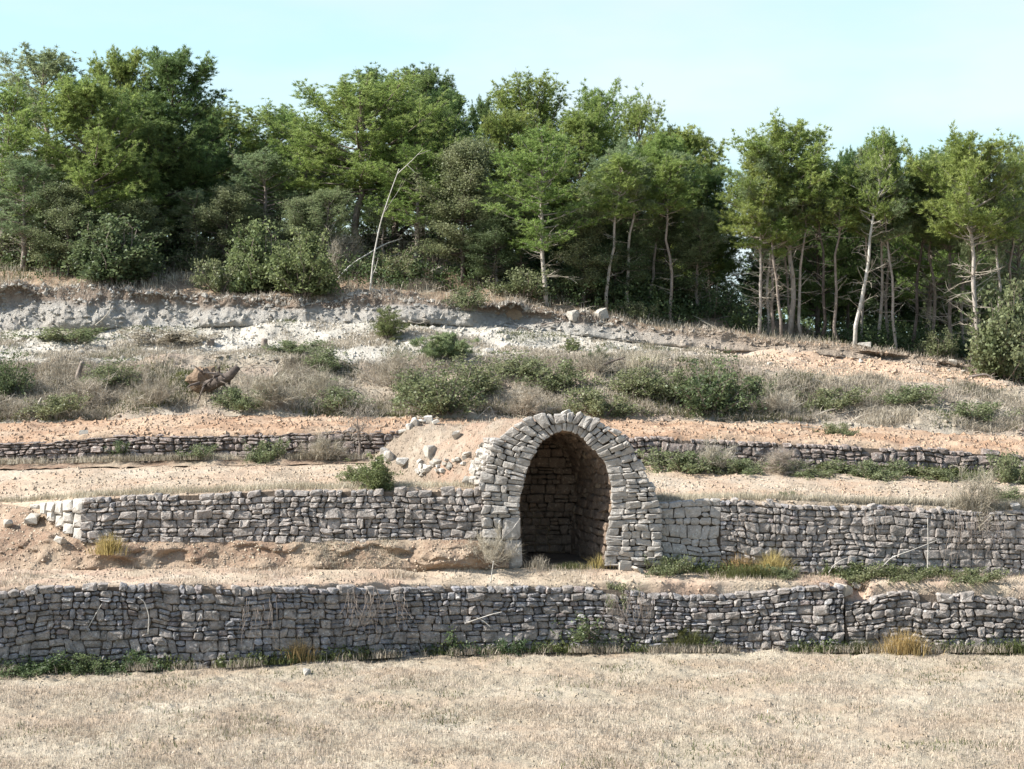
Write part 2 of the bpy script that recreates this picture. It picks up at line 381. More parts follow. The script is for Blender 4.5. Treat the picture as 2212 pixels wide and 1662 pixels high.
c = mix(t, mrange(t, sxs.outputs[0], 2.5, 7.5, 0, .85), c, (.40, .31, .23))          # the clay gives way to tan earth on the right
c2 = mix(t, mrange(t, noise(t, P, 2.2, 6, .75), .5, .62, 0, .4), c, (.28, .23, .18)); t.links.new(c2, b.inputs['Base Color'])
bump(t, b, mix(t, .5, noise(t, P, 5, 7, .8), noise(t, P, 13, 4, .8)), 1, .22)
M['scarp'] = m
def scarp_disp(G, T, u):
    G = G.copy(); x, y, z = G[..., 0], G[..., 1], G[..., 2]
    k = np.sin(np.clip(T, 0, 1) * math.pi) ** .4
    n = .50 * fbm(x * .38, z * .25, None, 91, 2) + .14 * fbm(x * 1.5, z * 1.0, None, 93, 3) + .07 * fbm(x * 4.2, z * 3.6, None, 94, 2) + .03 * vn(x * 10, z * 9, None, 96)
    G[..., 1] += k * n + (1 - T) * k * -.25 - np.clip((T - .68) / .32, 0, 1) * np.clip(1.4 - T, 0, 1) * (.30 + .45 * fbm(x * .9, z, None, 95, 4))
    G[..., 2] += np.clip(T - .6, 0, .4) * np.clip((1700 - u) / 250, .15, 1) * (.6 * fbm(x * .9, y * .5, None, 97, 4) + .25 * vn(x * 5, y * 3, None, 98))
    return G
strip('clay_cut', 'vertical cut face of grey clay under a brown soil lip', [(y5 + 3, 58.9 + 0*U), (y6, 59.45 + 0*U), (y6 - 5, 59.9 + 0*U)], [34, 4], M['scarp'], scarp_disp, smooth=False)
y7 = PL((-700, 500), (0, 525), (400, 520), (700, 520), (900, 520), (1000, 530), (1100, 552), (1300, 600), (1500, 650), (1650, 700), (1850, 748), (2212, 800), (2912, 850))
z7 = zpx(y7, 68.)
def for_disp(G, T, u):
    G = G.copy(); x, y = G[..., 0], G[..., 1]
    G[..., 2] += np.clip(T * 1.5 - 1, 0, 1) * (.22 * fbm(x * .6, y * .6, None, 101, 4)) + .04 * vn(x * 4, y * 4, None, 103)
    return G
strip('forest_floor', 'brown wooded hillside under the pines', [(zbot(zpx(y6, 59.75) - .5, 59.7), 59.7 + 0*U), (y6 - 4, 59.8 + 0*U), (y7, 68 + 0*U), (zbot(z7 + .1, 76.), 76 + 0*U), (zbot(np.minimum(z7 - 1.5, 6.0), 95.), 95 + 0*U), (zbot(-.5, 170.), 170 + 0*U)], [3, 56, 14, 10, 8], M['forest'], for_disp)

ALLV = np.concatenate([G.reshape(-1, 3) for k, (G, T) in GRIDS.items()])
ALLP = np.stack([CX + F * ALLV[:, 0] / ALLV[:, 1], HY - F * (ALLV[:, 2] - ZE) / ALLV[:, 1]], -1)
def gp(px, py, D=None):
    """ground point seen at a place of the photograph (or at a distance D along that column)"""
    if D is None: e = np.abs(ALLP[:, 0] - px) * 1.0 + np.abs(ALLP[:, 1] - py) * 1.6 + ALLV[:, 1] * .05 + (ALLV[:, 1] > 69) * 500.
    else: e = np.abs(ALLP[:, 0] - px) * .02 + np.abs(ALLV[:, 1] - D) * 1.0
    v = ALLV[np.argmin(e)]
    if D is None: return Vector((v[0], v[1], v[2]))
    return Vector(((px - CX) / F * D, D, v[2]))

def scatter(grid, n, ulo=-200, uhi=2412, t0=0, t1=99, r=rng, mask=None):
    G, T = GRIDS[grid] if isinstance(grid, str) else grid
    a, b_, c_ = G[:-1, :-1], G[:-1, 1:], G[1:, :-1]
    A = np.linalg.norm(np.cross(b_ - a, c_ - a), axis=-1)
    pu = CX + F * a[..., 0] / a[..., 1]
    w = A * (pu >= ulo) * (pu <= uhi) * (T[:-1, :-1] >= t0) * (T[:-1, :-1] < t1)
    if mask is not None: w = w * np.clip(mask(a[..., 0], a[..., 1], pu), 0, None)
    w = w.ravel(); idx = r.choice(w.size, n, p=w / w.sum()); i, j = np.unravel_index(idx, A.shape)
    f, g = r.random((2, n))
    f, g = f[:, None], g[:, None]
    return (G[i, j] * (1-f) + G[i, j+1] * f) * (1-g) + (G[i+1, j] * (1-f) + G[i+1, j+1] * f) * g
# ------------------------------------------------------------------ dry stone work
def split_course(L, lo, hi, r):
    s = [0.]
    while s[-1] < L:
        s.append(s[-1] + r.uniform(lo, hi))
    if L - s[-2] < lo * .6 and len(s) > 2: s.pop(-2)
    s[-1] = L
    return s

def rubble_cells(L, H, r, course=(.17, .34), width=(.16, .5), thin=.5, b0=0.):
    """coursed rubble: cells (s0, s1, t0, t1) in metres"""
    ts = [b0]
    while ts[-1] < H: ts.append(ts[-1] + r.uniform(*course))
    if H - ts[-2] < course[0] * .5 and len(ts) > 2: ts.pop(-2)
    ts[-1] = H
    out = []
    for a, b in zip(ts[:-1], ts[1:]):
        h = b - a; s = 0.
        while s < L:
            w = r.uniform(*width); e = min(L, s + w)
            if L - e < width[0] * .5: e = L
            w = e - s; q = r.random()
            if h > .15 and q < thin:
                n = 3 if h > .26 and r.random() < .45 else 2
                cuts = sorted([0] + [(i + r.uniform(-.22, .22)) / n for i in range(1, n)] + [1])
                for c0, c1 in zip(cuts[:-1], cuts[1:]):
                    if w > .3 and r.random() < .6:
                        m_ = s + w * r.uniform(.35, .65)
                        out.append((s, m_, a + h*c0, a + h*c1)); out.append((m_, e, a + h*c0, a + h*c1))
                    else: out.append((s, e, a + h*c0, a + h*c1))
            elif w > h * 2.3 and q < .85:
                m_ = s + w * r.uniform(.35, .65); out.append((s, m_, a, b)); out.append((m_, e, a, b))
            else: out.append((s, e, a, b))
            s = e
    return out

_i8 = np.arange(8); _j8 = (_i8 + 1) % 8
_ST = np.concatenate([np.stack([_i8, _j8, 8 + _j8], -1), np.stack([_i8, 8 + _j8, 8 + _i8], -1),
                      np.stack([8 + _i8, 8 + _j8, 16 + _j8], -1), np.stack([8 + _i8, 16 + _j8, 16 + _i8], -1),
                      np.stack([16 + _i8, 16 + _j8, np.full(8, 24)], -1)])
def stone_geo(cell, to3, r, gap=.008, depth=.2, bulge=.03, off=.025, rough=1.):
    """one stone laid in its cell; to3(a, b, d) turns wall coordinates into a place"""
    s0, s1, t0, t1 = cell; w, h = s1 - s0, t1 - t0
    g = min(gap, .18 * w, .18 * h)
    cu = [min(.32, r.uniform(.008, .05) * rough / w) for _ in range(4)]; cv = [min(.36, r.uniform(.008, .04) * rough / h) for _ in range(4)]
    gu, gv = g / w, g / h
    uv = [(gu + cu[0], gv), (1 - gu - cu[1], gv), (1 - gu, gv + cv[1]), (1 - gu, 1 - gv - cv[2]),
          (1 - gu - cu[2], 1 - gv), (gu + cu[3], 1 - gv), (gu, 1 - gv - cv[3]), (gu, gv + cv[0])]
    ju, jv = min(.07, .014 / w), min(.10, .014 / h)
    uv = np.array([(u + r.uniform(-ju, ju), v + r.uniform(-jv, jv)) for u, v in uv])
    ro = r.gauss(0, .05) * rough; qx, qy = (uv[:, 0] - .5) * w, (uv[:, 1] - .5) * h; sh = r.gauss(0, .10) * rough       # a little turned and skewed
    uv = np.stack([.5 + (qx - ro * qy + sh * qy * .5) / w, .5 + (qy + ro * qx * .7) / h], -1)
    o = r.uniform(-off, off); tx, ty = r.uniform(-.03, .03), r.uniform(-.03, .02)
    dd = np.array([o + tx * (u - .5) + ty * (v - .5) + r.uniform(-.010, .006) * rough for u, v in uv])
    c = uv.mean(0) + np.array([r.uniform(-.12, .12), r.uniform(-.12, .12)])
    k = np.array([r.uniform(.14, .5) for _ in range(8)])[:, None]
    inn = uv * (1 - k) + c * k; di = dd + np.array([bulge * r.uniform(.35, 1.25) for _ in range(8)])
    a = np.concatenate([uv[:, 0], uv[:, 0], inn[:, 0], c[:1]]); b = np.concatenate([uv[:, 1], uv[:, 1], inn[:, 1], c[1:]])
    d = np.concatenate([np.full(8, -depth), dd, di, [o + bulge * r.uniform(.5, 1.3)]])
    return to3(s0 + a * w, t0 + b * h, d)

def lay(parent, geos, mat, name='stone', rest='rubble', keep=300, seen=None, matf=None):
    """the largest stones in view as parts of their own, the others joined"""
    siz = []
    for V in geos:
        pu = CX + F * V[:, 0] / V[:, 1]; pv = HY - F * (V[:, 2] - ZE) / V[:, 1]
        ok = (pu.mean() > -10) and (pu.mean() < 2222)
        siz.append((np.ptp(pu[8:16]) * np.ptp(pv[8:16])) if ok else 0)
    order = np.argsort(siz)[::-1]; acc = Acc(); mw = np.array(parent.matrix_world.translation) if False else np.array(parent.location)
    for n, i in enumerate(order):
        V = geos[i]
        if n < keep and siz[i] > 0:
            c = V.mean(0); o = obj(name, me(name, V - c, _ST), matf(c) if matf else mat, parent, Vector(c - mw))
        else: acc.add(V - mw, _ST)
    if acc.n: obj(rest, acc.mesh(rest), mat, parent, kind='stuff')

class Path:
    """wall line over the ground: px range, distance and base / top heights"""
    def __init__(s, u0, u1, D, ytop, ybase, n=400):
        u = np.linspace(u0, u1, n); s.u = u; d = D(u) if callable(D) else np.full(n, D)
        s.x = (u - CX) / F * d; s.y = d
        s.zt = zpx(ytop(u), d); s.zb = zpx(ybase(u), d)
        s.s = np.concatenate([[0], np.cumsum(np.hypot(np.diff(s.x), np.diff(s.y)))]); s.L = s.s[-1]
        dx, dy = np.gradient(s.x), np.gradient(s.y); q = np.hypot(dx, dy); s.nx, s.ny = dy / q, -dx / q
        s.H = float((s.zt - s.zb).mean())
    def to3(s, a, b, d, wob=.052, seed=0):
        a = np.asarray(a, float); b = np.asarray(b, float)
        a2 = a + wob * 1.3 * vn(a * 1.9, b * 3.1, None, seed + 1) + .4 * wob * vn(a * 6, b * 6, None, seed + 2)
        f = b / s.H + (wob / s.H) * vn(a * 1.1, b * 1.6, None, seed + 3) * np.clip(b / .2, 0, 1) + .35 * wob / s.H * vn(a * 5, b * 4, None, seed + 4)
        I = lambda q: np.interp(a2, s.s, q)
        zb, zt = I(s.zb), I(s.zt); batter = .10 * (1 - f)
        dd = d + batter + .05 * vn(a2 * .7, b * .9, None, seed + 7)
        return np.stack([I(s.x) + I(s.nx) * dd, I(s.y) + I(s.ny) * dd, zb + (zt - zb) * f], -1)

def wall(name, label, path, mat, seed, cells=None, keep=300, topmiss=.35, matf=None, **kw):
    r = random.Random(seed)
    geo_kw = {k: kw.pop(k) for k in ('gap', 'bulge', 'off', 'rough') if k in kw}
    i0 = len(path.x) // 2
    root = empty(name, (path.x[i0], path.y[i0], path.zb[i0]), label=label, category='wall', kind='thing')
    cells = cells or rubble_cells(path.L, path.H, r, **kw)
    to3 = lambda a, b, d: path.to3(a, b, d, seed=seed)
    geos = []
    for c in cells:
        if c[3] > path.H - .03 and r.random() < topmiss:
            if r.random() < .5: continue
            c = (c[0], c[1], c[2], c[3] + r.uniform(-.06, .07))
        geos.append(stone_geo(c, to3, r, **geo_kw))
    lay(root, geos, mat, keep=keep, matf=matf)
    # earth core seen in the joints
    n = 120; a = np.linspace(0, path.L, n); rows = []
    for b, dd in ((-.3, -.07), (path.H * .5, -.07), (path.H - .05, -.08), (path.H - .09, -.5)):
        rows.append(path.to3(a, np.full(n, b), np.full(n, dd), wob=0, seed=seed))
    G = np.stack(rows) - np.array(root.location); i, j = np.meshgrid(np.arange(3), np.arange(n-1), indexing='ij')
    obj('earth_core', me('earth_core', G.reshape(-1, 3), np.stack([i*n+j, i*n+j+1, (i+1)*n+j+1, (i+1)*n+j], -1).reshape(-1, 4)), M['gap'], root)
    return root

fA = lambda u: np.interp(u, U, D_A)
wall('retaining_wall', 'long grey dry stone wall, the lowest one, standing at the edge of the stubble field',
     Path(-640, 1822, fA, fn((-700, 1290), (0, 1280), (120, 1268), (300, 1262), (340, 1256), (370, 1268), (700, 1270), (1100, 1268), (1300, 1270), (1400, 1277), (1480, 1286), (1560, 1284), (1640, 1277), (1720, 1268), (1822, 1266)),
          fn((-700, 1475), (0, 1462), (500, 1446), (900, 1424), (1200, 1418), (1900, 1416))), M['stoneA'], 11,
     course=(.09, .25), width=(.10, .36), thin=.5, gap=.006, bulge=.03, off=.04, rough=1.0)
wall('retaining_wall', 'lowest dry stone wall stretch on the right, beyond the gap with the dark notch',
     Path(1826, 2860, fA, fn((1826, 1302), (1880, 1296), (1960, 1280), (2100, 1284), (2212, 1290), (2900, 1296)), fn((1800, 1417), (2900, 1418))), M['stoneA'], 12,
     course=(.09, .25), width=(.12, .42), thin=.55, gap=.006, bulge=.03, off=.045, rough=1.1)
wall('retaining_wall', 'grey dry stone wall joining the hut from the left above the earth bank',
     Path(176, 1046, 40.5, fn((176, 1080), (300, 1068), (420, 1066), (600, 1056), (640, 1058), (1046, 1058)), fn((176, 1172), (600, 1172), (1046, 1176))), M['stoneB'], 13,
     course=(.10, .22), width=(.12, .42), thin=.42, gap=.005, bulge=.03, off=.035, rough=.95)
wall('retaining_wall', 'tall dark dry stone wall running right from the hut behind the golden grass',
     Path(1556, 2860, lambda u: np.interp(u, [1425, 2860], [40.7, 40.95]), fn((1425, 1086), (1600, 1084), (1750, 1090), (1900, 1094), (2000, 1102), (2212, 1106), (2900, 1130)),
          fn((1425, 1236), (1600, 1246), (2212, 1254), (2900, 1262))), M['stoneB'], 14,
     course=(.09, .21), width=(.12, .36), thin=.4, gap=.005, bulge=.022, off=.03, rough=.9)
wall('retaining_wall', 'short wall of large squared pale blocks between the hut and the dark wall',
     Path(1424, 1556, 40.72, fn((1424, 1086), (1556, 1082)), fn((1424, 1234), (1556, 1240))), M['hut'], 15,
     course=(.13, .25), width=(.14, .36), thin=.3, gap=.006, bulge=.02, off=.02, topmiss=.0)
wall('retaining_wall', 'low brown rubble wall of the second tier left of the hut mound',
     Path(-640, 960, 46.45, fn((-700, 974), (0, 956), (90, 956), (190, 944), (240, 940), (500, 938), (850, 932), (900, 932)), fn((-700, 1022), (0, 1010), (500, 1002), (960, 998))), M['stoneC'], 16,
     course=(.10, .22), width=(.15, .5), thin=.45, bulge=.04, off=.04, rough=1.2)
wall('retaining_wall', 'low brown rubble wall of the second tier right of the hut, half hidden by brambles',
     Path(1260, 2860, 46.45, fn((1260, 942), (1380, 944), (1700, 956), (2000, 970), (2212, 984), (2900, 1010)), fn((1380, 1012), (1700, 1022), (2212, 1040), (2900, 1062))), M['stoneC'], 17,
     course=(.10, .22), width=(.15, .42), thin=.45, bulge=.035, off=.035)
# stepped return of the left wall, sunlit, running back along the slope
rr = random.Random(5)
P0 = at(178., 1170., 40.45); ret = empty('stepped_wall_end', P0, label='bright sunlit stepped stone end of the wall at the far left corner', category='wall', kind='thing')
geos = []
ex, ey = -1.36, .95; q = math.hypot(ex, ey); ex, ey = ex / q, ey / q
ztop = lambda s: 3.07 - .13 * s
zlow = lambda s: 2.12 + .46 * min(s, 1.5)
s = 0.; 
for k, (s_end, nrow) in enumerate([(.30, 3), (.58, 3), (.86, 2), (1.12, 2), (1.36, 1), (1.62, 1)]):
    z0, z1 = zlow(s), ztop(s_end)
    cuts = np.linspace(z0, z1, nrow + 1)
    for a, b_ in zip(cuts[:-1], cuts[1:]):
        f3 = lambda a_, b2, d, : np.stack([P0[0] + ex * a_ + (-ey) * d, P0[1] + ey * a_ + ex * d, b2 + 0 * a_], -1)
        geos.append(stone_geo((s, s_end, a, b_), f3, rr, depth=.32, bulge=.04, off=.03))
    s = s_end
lay(ret, geos, M['rock'])

# ------------------------------------------------------------------ the vaulted hut
DH = 40.42
CTRL = np.array([((1127, 1226), (1040, 1226)), ((1125, 1170), (1040, 1170)), ((1124, 1118), (1040, 1118)), ((1121, 1089), (1044, 1085)), ((1126, 1060), (1040, 1050)), ((1135, 1030), (1044, 1010)), ((1147, 991), (1056, 966)),
    ((1160, 968), (1084, 938)), ((1173, 950), (1116, 915)), ((1196, 936), (1168, 896)), ((1218, 930), (1216, 889)), ((1240, 936), (1264, 893)), ((1263, 950), (1300, 910)), ((1287, 972), (1346, 940)),
    ((1305, 998), (1376, 980)), ((1317, 1028), (1397, 1020)), ((1322, 1060), (1413, 1055)), ((1320, 1100), (1426, 1095)), ((1313, 1150), (1430, 1150)), ((1306, 1226), (1432, 1226))], float)
Cm = np.stack([(CTRL[:, 0, 0] - CX) / F * DH, zpx(CTRL[:, 0, 1], DH)], -1)
Om = np.stack([(CTRL[:, 1, 0] - CX) / F * DH, zpx(CTRL[:, 1, 1], DH)], -1)
al = np.concatenate([[0], np.cumsum(np.hypot(*np.diff(Cm, axis=0).T))]); LA = al[-1]
def smooth_interp(a, tab):
    a = np.asarray(a, float); w = .06
    return sum(np.stack([np.interp(np.clip(a + k * w, 0, LA), al, tab[:, i]) for i in (0, 1)], -1) for k in (-1, 0, 1)) / 3
Cf = lambda a: smooth_interp(a, Cm); Of = lambda a: smooth_interp(a, Om)
hut = empty('stone_hut', (1.1, DH, zpx(1222, DH)), label='vaulted dry stone field hut with a tall dark arched opening and an earth covered back', category='hut')
hl = np.array(hut.location); r = random.Random(21)
geos = []; geos_big = []
RING = []
cuts = [0.]
while cuts[-1] < LA:
    z = Cf(cuts[-1])[1]; top = np.clip((z - 3.4) / .9, 0, 1)
    cuts.append(cuts[-1] + r.uniform(.075, .165) * (1 - .2 * top))
cuts[-1] = LA
def hut_to3(T):
    def f(a, b, d):
        c, o = Cf(a), Of(a); v = (b / T)[:, None]
        p = c * (1 - v) + o * v
        wv = .03 * vn(p[:, 0] * 3, p[:, 1] * 3, None, 44)
        return np.stack([p[:, 0] + wv, DH - .02 - d - .03 * vn(p[:, 0], p[:, 1], None, 45), p[:, 1] + .6 * wv], -1)
    return f
for a0, a1 in zip(cuts[:-1], cuts[1:]):
    am = (a0 + a1) / 2; T = float(np.hypot(*(Cf(am) - Of(am)))) ; T0 = T
    if Cf(am)[0] < .6 and a1 < al[2] + .02: continue        # big quoin blocks stand here
    topk = Cf(am)[1] > 4.1
    f = hut_to3(T); w = r.uniform(.17, .23) if topk else r.uniform(.22, .36)
    RING.append((am, w)); geos.append(stone_geo((a0, a1, -r.uniform(0, .03), min(w, T)), f, r, gap=.005, depth=.42, bulge=.016, off=.028, rough=.65))
ra = np.array(RING)
cuts = [0.]
while cuts[-1] < LA:
    z = Cf(cuts[-1])[1]; top = np.clip((z - 3.5) / .8, 0, 1)
    cuts.append(cuts[-1] + r.uniform(.07, .18) * (1 - .1 * top))
cuts[-1] = LA
for a0, a1 in zip(cuts[:-1], cuts[1:]):
    am = (a0 + a1) / 2; T = float(np.hypot(*(Cf(am) - Of(am))))
    if Cf(am)[0] < .6 and a1 < al[2] + .02: continue
    s = float(np.interp(am, ra[:, 0], ra[:, 1])) - .01; Tend = T * r.uniform(.94, 1.09); f = hut_to3(T)
    if Cf(am)[1] < 3.2: Tend = T * r.uniform(.99, 1.02)
    while s < Tend - .05:
        e = s + r.uniform(.12, .36)
        if Tend - e < .12: e = Tend
        rows = [(a0, a1)]
        if a1 - a0 > .17 and r.random() < .5: m_ = a0 + (a1 - a0) * r.uniform(.35, .65); rows = [(a0, m_), (m_, a1)]
        for q0, q1 in rows: geos.append(stone_geo((q0, q1, s, e), f, r, gap=.006, depth=.30, bulge=.022, off=.045, rough=.85))
        s = e
# quoin blocks at the left foot of the arch and the wall beside them
zq = [zpx(y, DH) for y in (1228, 1166, 1118)]
pl = lambda a, b, d: np.stack([a, DH - .02 - d, b], -1)
X = lambda px: (px - CX) / F * DH
for (x0, x1, z0, z1) in ((1088, 1128, zq[0], zq[1]), (1084, 1124, zq[1], zq[2] - .01), (1040, 1088, zq[0], zq[0] + .28), (1040, 1086, zq[0] + .28, zq[1] + .02), (1040, 1084, zq[1] + .02, zq[1] + .24), (1040, 1066, zq[1] + .24, zq[2]), (1066, 1084, zq[1] + .24, zq[2])):
    geos.append(stone_geo((X(x0), X(x1), z0, z1), pl, r, depth=.5, bulge=.03, off=.02, rough=1.4))
# left flank turning back, in the sun
for k in range(9):
    z0 = zpx(1056, DH) + k * .118; z1 = z0 + .118
    px0 = np.interp(k, [0, 8], [1046, 1062]); n = 3 if k < 5 else 2
    for j in range(n):
        f3 = lambda a, b, d, p=px0: np.stack([X(p) + .10 - .42 * a - .9 * d * .8, DH + .10 + .55 * a - d * .5, b], -1)
        w = .30; geos.append(stone_geo((j * w, (j + 1) * w * r.uniform(.9, 1.05), z0, z1), f3, r, depth=.25, bulge=.03, off=.05))
pale = [M['hut'], M['hut'], M['hut'], M['rock']]
lay(hut, geos, M['hut'], keep=300)
# vault lining
DEP = 2.4
ccx, ccz = X(1216), zpx(1080, DH)
def tun(a, b):
    c = Cf(a); k = 1 - .10 * np.clip(b / DEP, 0, 1) ** 1.3
    return np.stack([ccx + (c[..., 0] - ccx) * k - .24 * b, DH + .05 + b + 0 * a, zpx(1222, DH) + (c[..., 1] - zpx(1222, DH)) * (1 - .04 * b / DEP)], -1)
def lin3(a, b, d):
    p = tun(a, b); q1 = np.array([ccx, 0, 2.7]) - p; q1[:, 1] = 0; q1 = unit(q1)
    return p + q1 * d[:, None]
geos = []; cuts = [0.]
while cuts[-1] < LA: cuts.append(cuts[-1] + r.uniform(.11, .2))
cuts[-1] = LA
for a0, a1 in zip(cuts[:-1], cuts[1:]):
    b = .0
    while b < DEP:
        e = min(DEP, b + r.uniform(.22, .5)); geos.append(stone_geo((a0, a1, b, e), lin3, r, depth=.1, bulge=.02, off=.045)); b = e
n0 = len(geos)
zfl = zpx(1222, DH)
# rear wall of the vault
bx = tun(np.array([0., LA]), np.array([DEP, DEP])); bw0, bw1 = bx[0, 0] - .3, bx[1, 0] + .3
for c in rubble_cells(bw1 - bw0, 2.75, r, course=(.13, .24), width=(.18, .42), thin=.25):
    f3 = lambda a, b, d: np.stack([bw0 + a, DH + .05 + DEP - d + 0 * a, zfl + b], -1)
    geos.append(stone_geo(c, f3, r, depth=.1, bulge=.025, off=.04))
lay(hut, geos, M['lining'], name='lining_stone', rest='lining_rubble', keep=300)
# shell behind lining and floor
na, nb = 60, 8; A_, B_ = np.meshgrid(np.linspace(0, LA, na), np.linspace(.0, DEP + .25, nb), indexing='ij')
p = tun(A_.ravel(), B_.ravel()); q1 = np.array([ccx, 0, 2.6]) - p; q1[:, 1] = 0; p = p - unit(q1) * .11
i, j = np.meshgrid(np.arange(na-1), np.arange(nb-1), indexing='ij')
acc = Acc(); acc.add(p, np.stack([i*nb+j, i*nb+j+1, (i+1)*nb+j+1, (i+1)*nb+j], -1).reshape(-1, 4))
last = (np.arange(na) * nb + nb - 1); Vb = np.vstack([p[last], [[ccx - .6, DH + DEP + .3, 2.8]]]); acc.add(Vb, [[k, k+1, na] for k in range(na-1)])
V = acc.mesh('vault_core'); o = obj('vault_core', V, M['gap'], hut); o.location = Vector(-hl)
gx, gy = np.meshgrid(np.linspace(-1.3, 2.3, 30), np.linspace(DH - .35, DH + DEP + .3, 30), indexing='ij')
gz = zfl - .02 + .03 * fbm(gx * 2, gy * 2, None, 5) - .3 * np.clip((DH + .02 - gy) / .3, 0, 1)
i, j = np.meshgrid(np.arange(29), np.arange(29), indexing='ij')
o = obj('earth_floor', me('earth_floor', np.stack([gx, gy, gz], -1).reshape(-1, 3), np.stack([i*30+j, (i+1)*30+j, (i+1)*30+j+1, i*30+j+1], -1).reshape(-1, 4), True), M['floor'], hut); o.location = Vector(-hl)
# facade core closing the joints
nA = 90; aa = np.linspace(0, LA, nA); c, o_ = Cf(aa), Of(aa); acc = Acc()
lo_ = c * .96 + o_ * .04; hi_ = c * .24 + o_ * .76
Vc = np.concatenate([np.stack([lo_[:, 0], np.full(nA, DH + .09), lo_[:, 1]], -1), np.stack([hi_[:, 0], np.full(nA, DH + .09), hi_[:, 1]], -1), np.stack([hi_[:, 0], np.full(nA, DH + .45), hi_[:, 1]], -1)])
k = np.arange(nA - 1); acc.add(Vc, np.concatenate([np.stack([k, k+1, nA+k+1, nA+k], -1), np.stack([nA+k, nA+k+1, 2*nA+k+1, 2*nA+k], -1)]))
o = obj('facade_core', acc.mesh('facade_core'), M['gap'], hut); o.location = Vector(-hl)
# earth mound over the vault
XA, YA = X(1228), DH + .30; XB, YB = -1.25, 43.3
zter = 3.22
gx, gy = np.meshgrid(np.linspace(-4.2, 3.2, 190), np.concatenate([[DH + .26], np.linspace(DH + .28, 46.0, 130)]), indexing='ij')
tt = np.clip((gy - YA) / (YB - YA), 0, 1); xc = XA + (XB - XA) * tt
over = np.clip((gy - YB) / 1.25, 0, 1)
RL = 1.72 + .55 * tt; RR = 1.75 + 1.1 * tt
xr = gx - xc; Rr = np.where(xr < 0, RL, RR)
q = np.clip(np.abs(xr) / Rr, 0, 1.2)
H = (1.56 + (1.36 - 1.56) * tt)
prof = np.sqrt(np.clip(1 - q ** 2, 0, 1)) * .62 + np.clip(1 - q, 0, 1) * .38
# flatter crest running left at the rear
prof = np.maximum(prof, np.clip(1.08 - np.clip(q, 0, 2) ** 2.2, 0, 1) * .98 * np.clip(.85 + tt, 0, 1))
hgt = H * prof * np.sqrt(np.clip(1 - over ** 2, 0, 1))
lft = np.clip((-.62 - gx) / .5, 0, 1) * np.clip((DH + 1.1 - gy) / 1.0, 0, 1)        # slope drops to the wall top at the left front
hgt = hgt * (1 - lft * .95)
gz = zter - .06 + hgt + np.clip(hgt * 3, 0, 1) * (.07 * fbm(gx * 1.8, gy * 1.8, None, 111, 4) + .03 * vn(gx * 7, gy * 7, None, 113)) - .25 * (hgt < .02)
nx, ny = gx.shape; i, j = np.meshgrid(np.arange(nx-1), np.arange(ny-1), indexing='ij')
MOUND = np.stack([gx, gy, gz], -1)
o = obj('earth_mound', me('earth_mound', MOUND.reshape(-1, 3), np.stack([i*ny+j, (i+1)*ny+j, (i+1)*ny+j+1, i*ny+j+1], -1).reshape(-1, 4), True), M['mound'], hut); o.location = Vector(-hl)
ALLV = np.concatenate([ALLV, MOUND[(hgt > .03)]]); ALLP = np.stack([CX + F * ALLV[:, 0] / ALLV[:, 1], HY - F * (ALLV[:, 2] - ZE) / ALLV[:, 1]], -1)
GRIDS['mound'] = (MOUND.transpose(1, 0, 2)[:, ::1], hgt.T)
# ------------------------------------------------------------------ plants
def needles(acc, C, Dr, k, l0, l1, w, spread=.75, up=.15, r=rng):
    """tufts of thin needle blades: C centres, Dr directions"""
    C = np.repeat(np.asarray(C, float), k, 0); Dr = np.repeat(np.asarray(Dr, float), k, 0); n = len(C)
    d = unit(Dr * .6 + r.normal(size=(n, 3)) * spread + np.array([0, 0, up])); l = r.uniform(l0, l1, n)[:, None]
    p = unit(np.cross(d, r.normal(size=(n, 3)))) * (w * r.uniform(.7, 1.3, n))[:, None]
    C = C + r.normal(size=(n, 3)) * .02
    V = np.stack([C - p, C + p, C + d * l], 1).reshape(-1, 3); acc.add(V, np.arange(n * 3).reshape(-1, 3))

def leaves(acc, C, k, size, spread, r=rng):
    C = np.repeat(np.asarray(C, float), k, 0); n = len(C); C = C + r.normal(size=(n, 3)) * spread
    d = unit(r.normal(size=(n, 3)) + np.array([0, 0, .35])); p = unit(np.cross(d, r.normal(size=(n, 3)) + np.array([0, 0, .8])))
    l = (size * r.uniform(.6, 1.3, n))[:, None]; w = l * .38
    V = np.stack([C, C + d * l * .5 + p * w, C + d * l, C + d * l * .5 - p * w], 1).reshape(-1, 3); acc.add(V, np.arange(n * 4).reshape(-1, 4))

def blades(acc, P, h, w, lean, r=rng, seg=True):
    """curved grass blades: foot points, heights, lean vectors"""
    n = len(P); a = r.uniform(0, 2*math.pi, n); p = np.stack([np.cos(a), np.sin(a), 0*a], -1) * np.broadcast_to(w, (n,))[:, None]
    h = np.broadcast_to(h, (n,))[:, None]; up = np.array([0, 0, 1.]); lean = np.asarray(lean)
    if not seg:
        V = np.stack([P - p, P + p, P + up * h + lean * h], 1).reshape(-1, 3); acc.add(V, np.arange(3*n).reshape(-1, 3)); return
    m = P + up * h * .58 + lean * h * .28; t = P + up * h * np.clip(1 - .35 * (lean**2).sum(1, keepdims=True), .3, 1) + lean * h
    V = np.stack([P - p, P + p, m + p * .7, m - p * .7, t], 1).reshape(-1, 3); i = np.arange(n)[:, None] * 5
    acc.add(V, i + np.array([[0, 1, 2, 3]]), i + np.array([[3, 2, 4]]))

